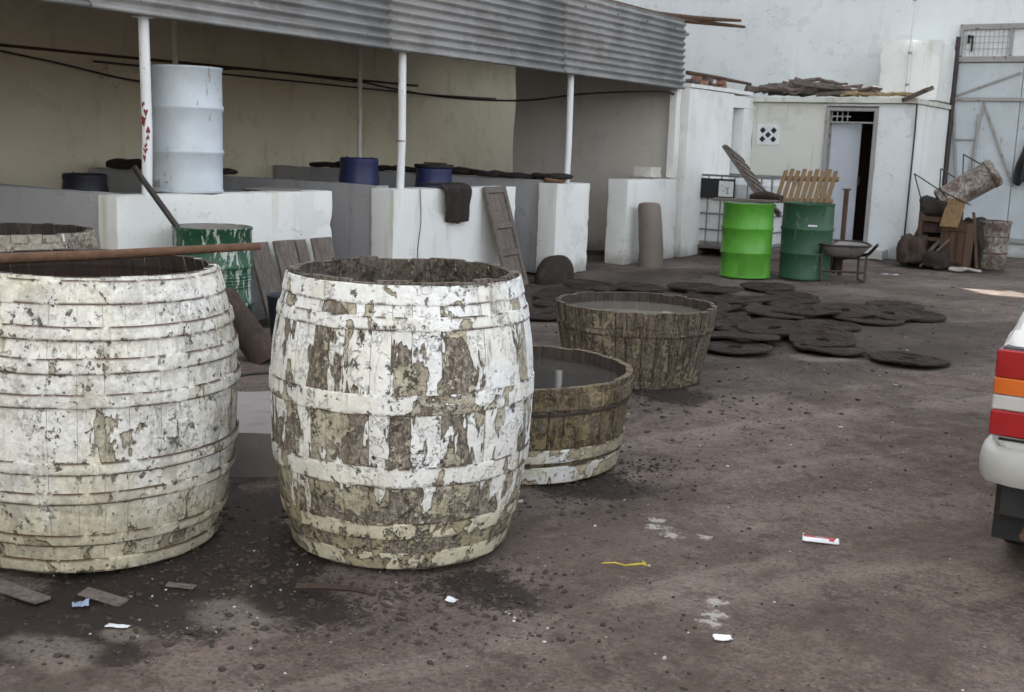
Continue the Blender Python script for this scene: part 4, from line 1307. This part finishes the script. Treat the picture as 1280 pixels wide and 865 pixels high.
# ------------------------------------------------------------------ junk by the gate
t = thing('rusted_cylinder', 'long rust-eaten metal cylinder lying tilted on the scrap by the gate', 'cylinder')
t.matrix_world = frame((-3.62, 16.15, .86), (.62, .22, .44), (0, 1, 0))
M4 = Matrix.Rotation(PI / 2, 4, 'Y')
MB().lathe([(.16, -.02), (.185, 0), (.185, .05), (.178, .06), (.180, .36), (.176, .70), (.185, .71), (.185, .76), (.17, .78)], 36, .02, 3, M4).build('shell', 'rust_foil', t, smooth=50)
MB().lathe([(.18, .03), (.15, .02), (.0005, .025)], 30, .01, 2, M4).build('end_plate', 'rust', t, smooth=50)
MB().lathe([(.18, .74), (.15, .75), (.0005, .745)][::-1], 30, .01, 2, M4).build('end_plate', 'rust', t, smooth=50)
for (x0, x1) in ((.06, .075), (.68, .695)):
    MB().lathe([(.183, x0), (.192, x0 + .007), (.183, x1)], 36, .02, 3, M4).build('band', 'rust', t, smooth=50)
# rods sticking up around it
rods = [[(-3.98, 16.05, 1.22), (-3.62, 15.98, 1.02), (-3.2, 15.9, .85)], [(-3.98, 16.05, 1.22), (-3.88, 16.1, .9), (-3.86, 16.1, .55)], [(-3.70, 16.3, 1.30), (-3.69, 16.3, .98)], [(-3.70, 16.3, 1.30), (-3.45, 16.25, 1.16)],
        [(-3.46, 16.45, 1.50), (-3.44, 16.45, 1.2)], [(-3.46, 16.45, 1.50), (-3.18, 16.4, 1.36)]]
lbr = ['bent iron rod sloping across the front of the rusted cylinder', 'iron rod standing left of the rusted cylinder', 'short upright iron rod behind the rusted cylinder middle',
       'sloping iron rod behind the rusted cylinder middle', 'upright iron rod over the rusted cylinder upper end', 'sloping iron rod over the rusted cylinder upper end']
for pts, lb in zip(rods, lbr):
    tag(MB().tube(pts, .009, 6).build('iron_rod', 'iron', origin='base', smooth=True), lb, 'rod', 'rods in the scrap heap')
# stand under it
t = thing('scrap_stand', 'dark broken wooden stand with diagonal brace under the rusted cylinder', 'stand', (-3.62, 16.1, 0))
for lo, hi in [((-.22, -.18, 0), (-.16, -.12, .72)), ((.20, -.18, 0), (.26, -.12, .66)), ((-.22, .2, 0), (-.16, .26, .72)), ((.2, .2, 0), (.26, .26, .74))]:
    MB().box(lo, hi).build('leg', 'brown_wood', t)
for lo, hi in [((-.158, -.175, .60), (.198, -.13, .66)), ((-.158, -.175, .34), (.198, -.13, .39)), ((-.158, -.175, .16), (.198, -.13, .20))]:
    MB().box(lo, hi).build('rail', 'brown_wood', t)
M4 = frame((-.15, -.21, .02), (.34, 0, .42), (0, 1, 0))
MB().box((0, 0, 0), (.54, .025, .05), M4).build('brace', 'grey_wood', t)
MB().box((-.22, -.1, .45), (.24, .2, .70)).build('drawer_box', 'bark', t)
lump('scrap_bundle', (-3.88, 15.92, .66), (-3.42, 16.3, .90), 'sack', 'dark rounded bundle on the stand left under the rusted cylinder', 'bundle', seed=8, n=30, amp=.06, p=5.0)
lump('scrap_bundle', (-4.06, 16.0, 0), (-3.84, 16.4, .34), 'bark', 'dark scrap heap against the low building corner', 'bundle', seed=18, n=30, amp=.08, p=6.0)
t = thing('wooden_crate', 'narrow brown wooden crate standing in the scrap by the gate', 'crate', (-3.33, 15.95, 0), R(-8))
for i in range(3):
    MB().box((-.15 + i * .10, -.14, .0), (-.055 + i * .10, -.12, .62)).build('board', 'brown_wood', t)
MB().box((.151, -.14, 0), (.171, .14, .60)).build('side_board', 'brown_wood', t)
MB().box((-.171, -.14, 0), (-.151, .14, .62)).build('side_board', 'brown_wood', t)
MB().box((-.15, .12, 0), (.15, .14, .62)).build('back_board', 'brown_wood', t)
for z in (.08, .5):
    MB().box((-.16, -.16, z), (.16, -.141, z + .05)).build('batten', 'brown_wood', t)
M4 = Matrix.Translation((-.05, -.20, .55)) @ Matrix.Rotation(R(-30), 4, 'X')
MB().box((-.12, -.012, 0), (.12, .012, .42), M4).build('flap', 'yellow_wood', t)
t = thing('rusty_bin', 'rusty straight-sided bin standing at the gate foot beside the crate', 'bin', (-2.98, 16.45, 0))
MB().lathe([(.19, 0), (.20, .01), (.205, .3), (.212, .60), (.222, .61), (.222, .64), (.20, .64)], 36, .01, 3).build('shell', 'rust_foil', t, smooth=50)
MB().lathe([(.20, .64), (.195, .60), (.19, .02)], 36, .01, 3).build('inner_wall', 'rust', t, smooth=50)
MB().disc(.19, .03, 30).build('bottom', 'rust', t)
for z in (.2, .42):
    MB().lathe([(.203, z), (.214, z + .01), (.204, z + .02)], 36, .01, 3).build('rib', 'rust', t, smooth=50)
for i, (x, y, w, h, d, lb) in enumerate([(-3.86, 15.85, .34, .40, .3, 'dark scrap box low in the heap left of the stand'), (-3.52, 15.72, .30, .20, .22, 'dark flat scrap lump before the stand'),
                                         (-3.66, 16.45, .5, .60, .3, 'tall dark scrap mass behind the stand'), (-3.20, 16.35, .3, .66, .3, 'dark scrap mass between crate and rusty bin')]):
    lump('scrap_lump', (x - w / 2, y - d / 2, 0), (x + w / 2, y + d / 2, h), ['bark', 'sack'][i % 2], lb, 'scrap', seed=70 + i * 3, n=30, amp=.075, p=6.0)
for i, (a, b, lb) in enumerate([((-4.0, 15.9, 0), (-3.72, 16.0, .82), 'dark plank leaning at the left of the scrap heap'), ((-3.72, 15.75, 0), (-3.30, 15.9, .50), 'grey plank lying aslant across the scrap heap front'),
                                ((-3.06, 16.05, 0), (-3.2, 16.2, .74), 'narrow plank leaning between crate and rusty bin')]):
    d_ = Vector(b) - Vector(a)
    M4 = frame(a, d_, (0, 1, 0))
    tag(MB().box((0, -.05, -.012), (d_.length, .05, .012), M4).build('scrap_plank', ['brown_wood', 'grey_wood'][i == 1], origin='base'), lb, 'plank')
m = MB(); vs, fs = [], []
for i in range(19):                                   # a garment on a nail: narrow at the top, folds widening downwards
    u = i / 18
    for j in range(17):
        v = j / 16
        w = .05 + .13 * v ** .6
        vs.append((-2.96 + (u - .5) * 2 * w + .015 * math.sin(v * 7), BY - .14 - .028 * (1 + math.sin(u * 19 + v * 2)) * (.3 + v) - .02 * mn.noise(Vector((u * 4, v * 5, 3))), 1.78 - v * (.66 + .05 * math.sin(u * 9))))
for i in range(18):
    for j in range(16):
        fs.append((i * 17 + j, (i + 1) * 17 + j, (i + 1) * 17 + j + 1, i * 17 + j + 1)[::-1])
o = m.add(vs, fs).build('hanging_coat', 'black', origin='base', smooth=80)
so = o.modifiers.new('thick', 'SOLIDIFY'); so.thickness = .01
tag(o, 'black garment hanging on the gate above the rusted cylinder end', 'garment')
for i, (x, y) in enumerate([(-3.22, 15.6), (-3.05, 15.7)]):
    lump('rag', (x - .10, y - .06, .0), (x + .12, y + .07, .05), 'dull_wall', ['pale rag on the ground before the crate', 'pale crumpled rag left of the rusty bin foot', 'small white rag lying alone before the low building door'][i], 'rag', seed=50 + i, n=16, amp=.03)

# ------------------------------------------------------------------ the car at the right edge
cr_ = thing('parked_car', 'white hatchback at the right edge showing only its rear corner', 'car', (.105, 4.0, 0))
HW = .80
# stations: y, half width at belt, roof half width, floor z, belt z, roof z
st = [(.02, .755, .70, .44, .80, .86), (.06, .785, .72, .43, .84, .92), (.24, .80, .66, .38, .86, 1.18), (.48, .80, .62, .26, .87, 1.36), (.9, .81, .62, .24, .87, 1.40),
      (1.7, .81, .62, .24, .86, 1.39), (2.2, .81, .60, .24, .85, 1.30), (2.75, .80, .64, .24, .84, .90), (3.3, .78, .62, .26, .78, .80), (3.62, .72, .56, .30, .66, .68), (3.70, .66, .50, .36, .58, .60)]
m = MB(); vs, fs = [], []
for (y, b, rw, fz, bz, rz) in st:
    half = [(0, fz), (b * .90, fz), (b * .985, fz + .08), (b, (fz + bz) / 2), (b * .985, bz - .01), (b * .965, bz + .012), (rw + (b - rw) * .35, bz + (rz - bz) * .55), (rw, rz - .035), (rw * .86, rz - .005), (0, rz + .008)]
    ring = half + [(-x, z) for (x, z) in half[-2:0:-1]]
    vs += [(x, y, z) for (x, z) in ring]
n = 18
for i in range(len(st) - 1):
    for q in range(n):
        fs.append((i * n + q, i * n + (q + 1) % n, (i + 1) * n + (q + 1) % n, (i + 1) * n + q)[::-1])
fs.append(tuple(range(n))); fs.append(tuple(range((len(st) - 1) * n, len(st) * n))[::-1])
m.add(vs, fs)
body = m.build('body', 'car', cr_, smooth=38)
bv = body.modifiers.new('round', 'BEVEL'); bv.width = .012; bv.segments = 2; bv.limit_method = 'ANGLE'; bv.angle_limit = R(28)
# rear bumper: swept rounded section wrapping the corners
m = MB(); vs, fs = [], []
path = [(-.79, .62), (-.798, .35), (-.798, .12), (-.788, .02), (-.76, -.045), (-.68, -.075), (-.4, -.09), (0, -.095), (.4, -.09), (.68, -.075), (.76, -.045), (.80, .02), (.815, .12), (.815, .35), (.80, .62)]
sec = [(-.02, .392), (.002, .398), (.010, .42), (.012, .46), (.007, .495), (-.008, .512), (-.035, .516), (-.035, .392)]
for i, (x, y) in enumerate(path):
    a = Vector(path[max(i - 1, 0)]); b = Vector(path[min(i + 1, len(path) - 1)])
    d_ = (b - a).normalized(); nrm = Vector((d_.y, -d_.x))
    for (o_, z) in sec:
        vs.append((x + nrm.x * o_, y + nrm.y * o_, z))
k = len(sec)
for i in range(len(path) - 1):
    for q in range(k):
        fs.append((i * k + q, (i + 1) * k + q, (i + 1) * k + (q + 1) % k, i * k + (q + 1) % k))
fs.append(tuple(range(k))); fs.append(tuple(range((len(path) - 1) * k, len(path) * k))[::-1])
m.add(vs, fs)
bp = m.build('rear_bumper', 'bumper', cr_, smooth=45)
MB().box((-.60, -.112, .425), (.60, -.095, .465), ch=.006).build('rub_strip', 'trim', bp)
MB().box((-.74, .03, .25), (.74, .20, .425), ch=.02).build('valance', 'trim', cr_)
for s in (-1, 1):
    # each lamp: a stack of four lenses in a housing
    hs_ = MB().box((min(s * .62, s * .768), -.015, .545), (max(s * .62, s * .768), .08, .845), ch=.012).build('tail_lamp', 'trim', cr_)
    for z0, z1, mk in ((.551, .636, 'lens_red'), (.6375, .687, 'lens_clear'), (.6885, .745, 'lens_amber'), (.7465, .839, 'lens_red')):
        MB().box((min(s * .625, s * .772), -.030, z0), (max(s * .625, s * .772), .075, z1), ch=.005).build('lens', mk, hs_)
    for y in (.62, 2.98):
        M4 = Matrix.Translation((s * .70, y, .275)) @ Matrix.Rotation(PI / 2, 4, 'Y')
        w_ = MB().lathe([(.16, -.085), (.25, -.085), (.272, -.06), (.275, 0), (.272, .06), (.25, .085), (.16, .085), (.16, -.085)], 40, mtx=M4).build('wheel', 'tyre', cr_, smooth=40)
        MB().lathe([(.0005, .05 * s), (.06, .07 * s), (.15, .03 * s), (.165, .075 * s)][::s], 30, mtx=M4).build('rim', 'rim', w_, smooth=40)
    MB().box((min(s * .60, s * .78), .30, .10), (max(s * .60, s * .78), .318, .33), ch=.003).build('mud_flap', 'trim', cr_)
    # side glass
    for (ya, yb, yc, yd) in ((.46, 1.14, .62, 1.14), (1.20, 2.5, 1.20, 2.12)):
        v_ = [(s * .795, ya, .90), (s * .795, yb, .90), (s * .66, yd, 1.31), (s * .66, yc, 1.31)]
        f_ = [(0, 1, 2, 3) if s > 0 else (3, 2, 1, 0)]
        sg = MB().add(v_, f_).build('side_window', 'car_glass', cr_)
        so = sg.modifiers.new('thick', 'SOLIDIFY'); so.thickness = .012; so.offset = 0
for zz in (.53, .86):
    MB().box((-.745, .004 + (.06 if zz > .6 else 0), zz), (.745, .03 + (.06 if zz > .6 else 0), zz + .006), ch=.001).build('panel_gap', 'trim', cr_)
rw_ = MB().add([(-.60, .085, .93), (.60, .085, .93), (.52, .40, 1.31), (-.52, .40, 1.31)], [(0, 1, 2, 3)]).build('rear_window', 'car_glass', cr_)
so = rw_.modifiers.new('thick', 'SOLIDIFY'); so.thickness = .02; so.offset = 0
MB().tube([(-.62, .16, .26), (-.62, -.06, .235)], .018, 8).build('exhaust_pipe', 'rust', cr_, smooth=True)

# ------------------------------------------------------------------ litter
def chip(loc, L, w, h, rz, mat, name, label, cat, tilt=(0, 0)):
    m = MB().box((-L / 2, -w / 2, 0), (L / 2, w / 2, h), ch=min(.002, h * .3))
    m.v = [(x + .06 * L * mn.noise(Vector((x * 20, y * 20, 1))), y + .25 * w * mn.noise(Vector((x * 15 + 3, y * 15, 2))), z) for (x, y, z) in m.v]
    o = m.build(name, mat); o.location = loc; o.rotation_euler = (tilt[0], tilt[1], rz)
    return tag(o, label, cat)


def sheet(loc, L, w, rz, mat, name, label, cat, curl=.02, seed=0, nx=8, ny=5):
    m = MB(); vs, fs = [], []
    for i in range(nx + 1):
        for j in range(ny + 1):
            x, y = (i / nx - .5) * L, (j / ny - .5) * w
            e = 1 + .25 * mn.noise(Vector((i * .9, j * .9, seed)))
            vs.append((x * e, y * e, .006 + abs(mn.noise(Vector((x * 22 + seed, y * 22, 1)))) * curl))
    for i in range(nx):
        for j in range(ny):
            fs.append((i * (ny + 1) + j, (i + 1) * (ny + 1) + j, (i + 1) * (ny + 1) + j + 1, i * (ny + 1) + j + 1))
    o = m.add(vs, fs).build(name, mat, smooth=60)
    o.location = loc; o.rotation_euler = (0, 0, rz)
    so = o.modifiers.new('thick', 'SOLIDIFY'); so.thickness = .001
    return tag(o, label, cat)


pk = thing('crushed_packet', 'flattened red and white packet lying in the open yard', 'packet', (-1.25, 4.16, gh(-1.25, 4.16)), R(18))
MB().box((-.068, -.028, .003), (.068, .028, .013), ch=.004).build('carton', 'paper', pk)
MB().box((-.064, .004, .0132), (.056, .022, .0140), ch=.0003).build('red_band', 'paper_red', pk)
MB().box((.030, -.022, .0132), (.050, .004, .0140), ch=.0003).build('red_band', 'paper_red', pk)
MB().box((-.02, .006, .0141), (.012, .018, .0147), ch=.0003).build('grey_band', 'gate_bar', pk)
sheet((-1.20, 3.09, gh(-1.2, 3.09)), .055, .035, .6, 'paper', 'paper_scrap', 'white paper scrap on the ground at lower centre right', 'paper', .02, 1)
sheet((-2.95, 2.13, gh(-2.95, 2.13)), .05, .05, .9, 'paper_blue', 'wrapper', 'bluish wrapper on the wet ground before the large left barrel', 'wrapper', .03, 5)
sheet((-2.71, 2.08, gh(-2.71, 2.08)), .07, .022, .5, 'paper', 'paper_scrap', 'thin white paper strip on the stained ground at lower left', 'paper', .008, 3)
sheet((-3.80, 14.60, gh(-3.8, 14.6)), .20, .07, .5, 'paper', 'paper_scrap', 'flat white paper on the ground near the wheelbarrow', 'paper', .02, 4)
sheet((-2.05, 2.87, gh(-2.05, 2.87)), .035, .03, .2, 'paper', 'paper_scrap', 'tiny white scrap at the foot of the flaking barrel', 'paper', .015, 7)
chip((-2.93, 2.20, gh(-2.93, 2.2) + .01), .16, .045, .007, R(15), 'grey_wood', 'wood_shard', 'split wood shard before the large left barrel, nearest the wrapper', 'wood', (.1, .1))
chip((-3.20, 2.06, gh(-3.20, 2.06) + .008), .30, .06, .010, R(2), 'grey_wood', 'wood_shard', 'long board piece at the foot of the large left barrel', 'wood')
chip((-2.80, 2.40, gh(-2.8, 2.4) + .004), .10, .03, .006, R(20), 'grey_wood', 'wood_shard', 'small wood chip just right of the large left barrel base', 'wood')
m = MB().tube([(-2.46, 2.58, .012), (-2.38, 2.62, .02), (-2.30, 2.67, .016), (-2.22, 2.69, .01)], [.012, .012, .009, .005], 7)
tag(m.build('stick', 'bark', origin='base', smooth=True), 'dark crooked stick on the ground before the flaking barrel', 'stick')
m = MB().tube([(-1.79, 3.41, .002), (-1.75, 3.435, .006), (-1.71, 3.435, .005), (-1.675, 3.455, .012), (-1.655, 3.485, .010), (-1.668, 3.492, .014), (-1.662, 3.468, .012), (-1.635, 3.478, .006)], [.002, .0025, .003, .004, .0035, .003, .003, .0015], 6)
tag(m.build('cord_end', 'yellow_cord', origin='base', smooth=True), 'short frayed yellow cord on the bare ground', 'cord')


PHI = (1 + 5 ** .5) / 2
ICO = [Vector(p).normalized() for p in [(-1, PHI, 0), (1, PHI, 0), (-1, -PHI, 0), (1, -PHI, 0), (0, -1, PHI), (0, 1, PHI), (0, -1, -PHI), (0, 1, -PHI), (PHI, 0, -1), (PHI, 0, 1), (-PHI, 0, -1), (-PHI, 0, 1)]]
ICF = [(0, 11, 5), (0, 5, 1), (0, 1, 7), (0, 7, 10), (0, 10, 11), (1, 5, 9), (5, 11, 4), (11, 10, 2), (10, 7, 6), (7, 1, 8), (3, 9, 4), (3, 4, 2), (3, 2, 6), (3, 6, 8), (3, 8, 9), (4, 9, 5), (2, 4, 11), (6, 2, 10), (8, 6, 7), (9, 8, 1)]


def scatter(name, mat, label, pts):
    m = MB()
    for (x, y, s_) in pts:
        z = gh(x, y)
        sx_, sy_, sz_ = s_ * rnd.uniform(.6, 1.3), s_ * rnd.uniform(.6, 1.3), s_ * rnd.uniform(.35, .7)
        m.add([(x + v.x * sx_ * rnd.uniform(.7, 1.2), y + v.y * sy_ * rnd.uniform(.7, 1.2), z + sz_ * .3 + v.z * sz_ * rnd.uniform(.7, 1.2)) for v in ICO], ICF)
    o = m.build(name, mat)
    tag(o, label, None, kind='stuff')


pts = []
for (cx, cy, sx_, sy_, n_, s0) in [(-2.35, 2.65, .30, .16, 260, .009), (-2.05, 2.95, .30, .14, 260, .008), (-2.95, 2.55, .28, .24, 260, .010), (-3.05, 2.95, .18, .22, 200, .011), (-2.75, 2.72, .14, .14, 120, .012), (-2.25, 4.35, .16, .28, 420, .010), (-2.1, 3.0, .16, .16, 260, .010),
                                   (-2.7, 2.2, .3, .25, 260, .009), (-1.8, 4.2, .8, 1.2, 430, .005), (-2.6, 6.2, .8, 1.2, 420, .010), (-2.75, 5.9, .3, .25, 200, .012), (-3.5, 9.5, 1.2, 1.8, 500, .012), (-1.6, 3.0, .6, .5, 380, .005),
                                   (-4.5, 4.8, .8, .8, 200, .012)]:
    for _ in range(int(n_ * 1.7)):
        pts.append((rnd.gauss(cx, sx_), rnd.gauss(cy, sy_), .62 * s0 * min(2.4, rnd.lognormvariate(-.45, .8))))
scatter('dark_crumbs', 'crumb', 'dark crumbs of pomace and earth strewn over the yard', pts)
pts = []
for (cx, cy, sx_, sy_, n_, s0) in [(-2.1, 2.9, .3, .15, 60, .005), (-2.4, 2.5, .35, .25, 60, .0045), (-1.7, 4.0, .8, 1.2, 200, .0045), (-2.5, 7, 1.2, 2.5, 200, .007), (-2.8, 2.3, .3, .3, 25, .005)]:
    for _ in range(n_):
        pts.append((rnd.gauss(cx, sx_), rnd.gauss(cy, sy_), .7 * s0 * rnd.lognormvariate(-.2, .5)))
scatter('pale_crumbs', 'pale_crumb', 'pale flakes of lime and grit strewn over the yard', pts)
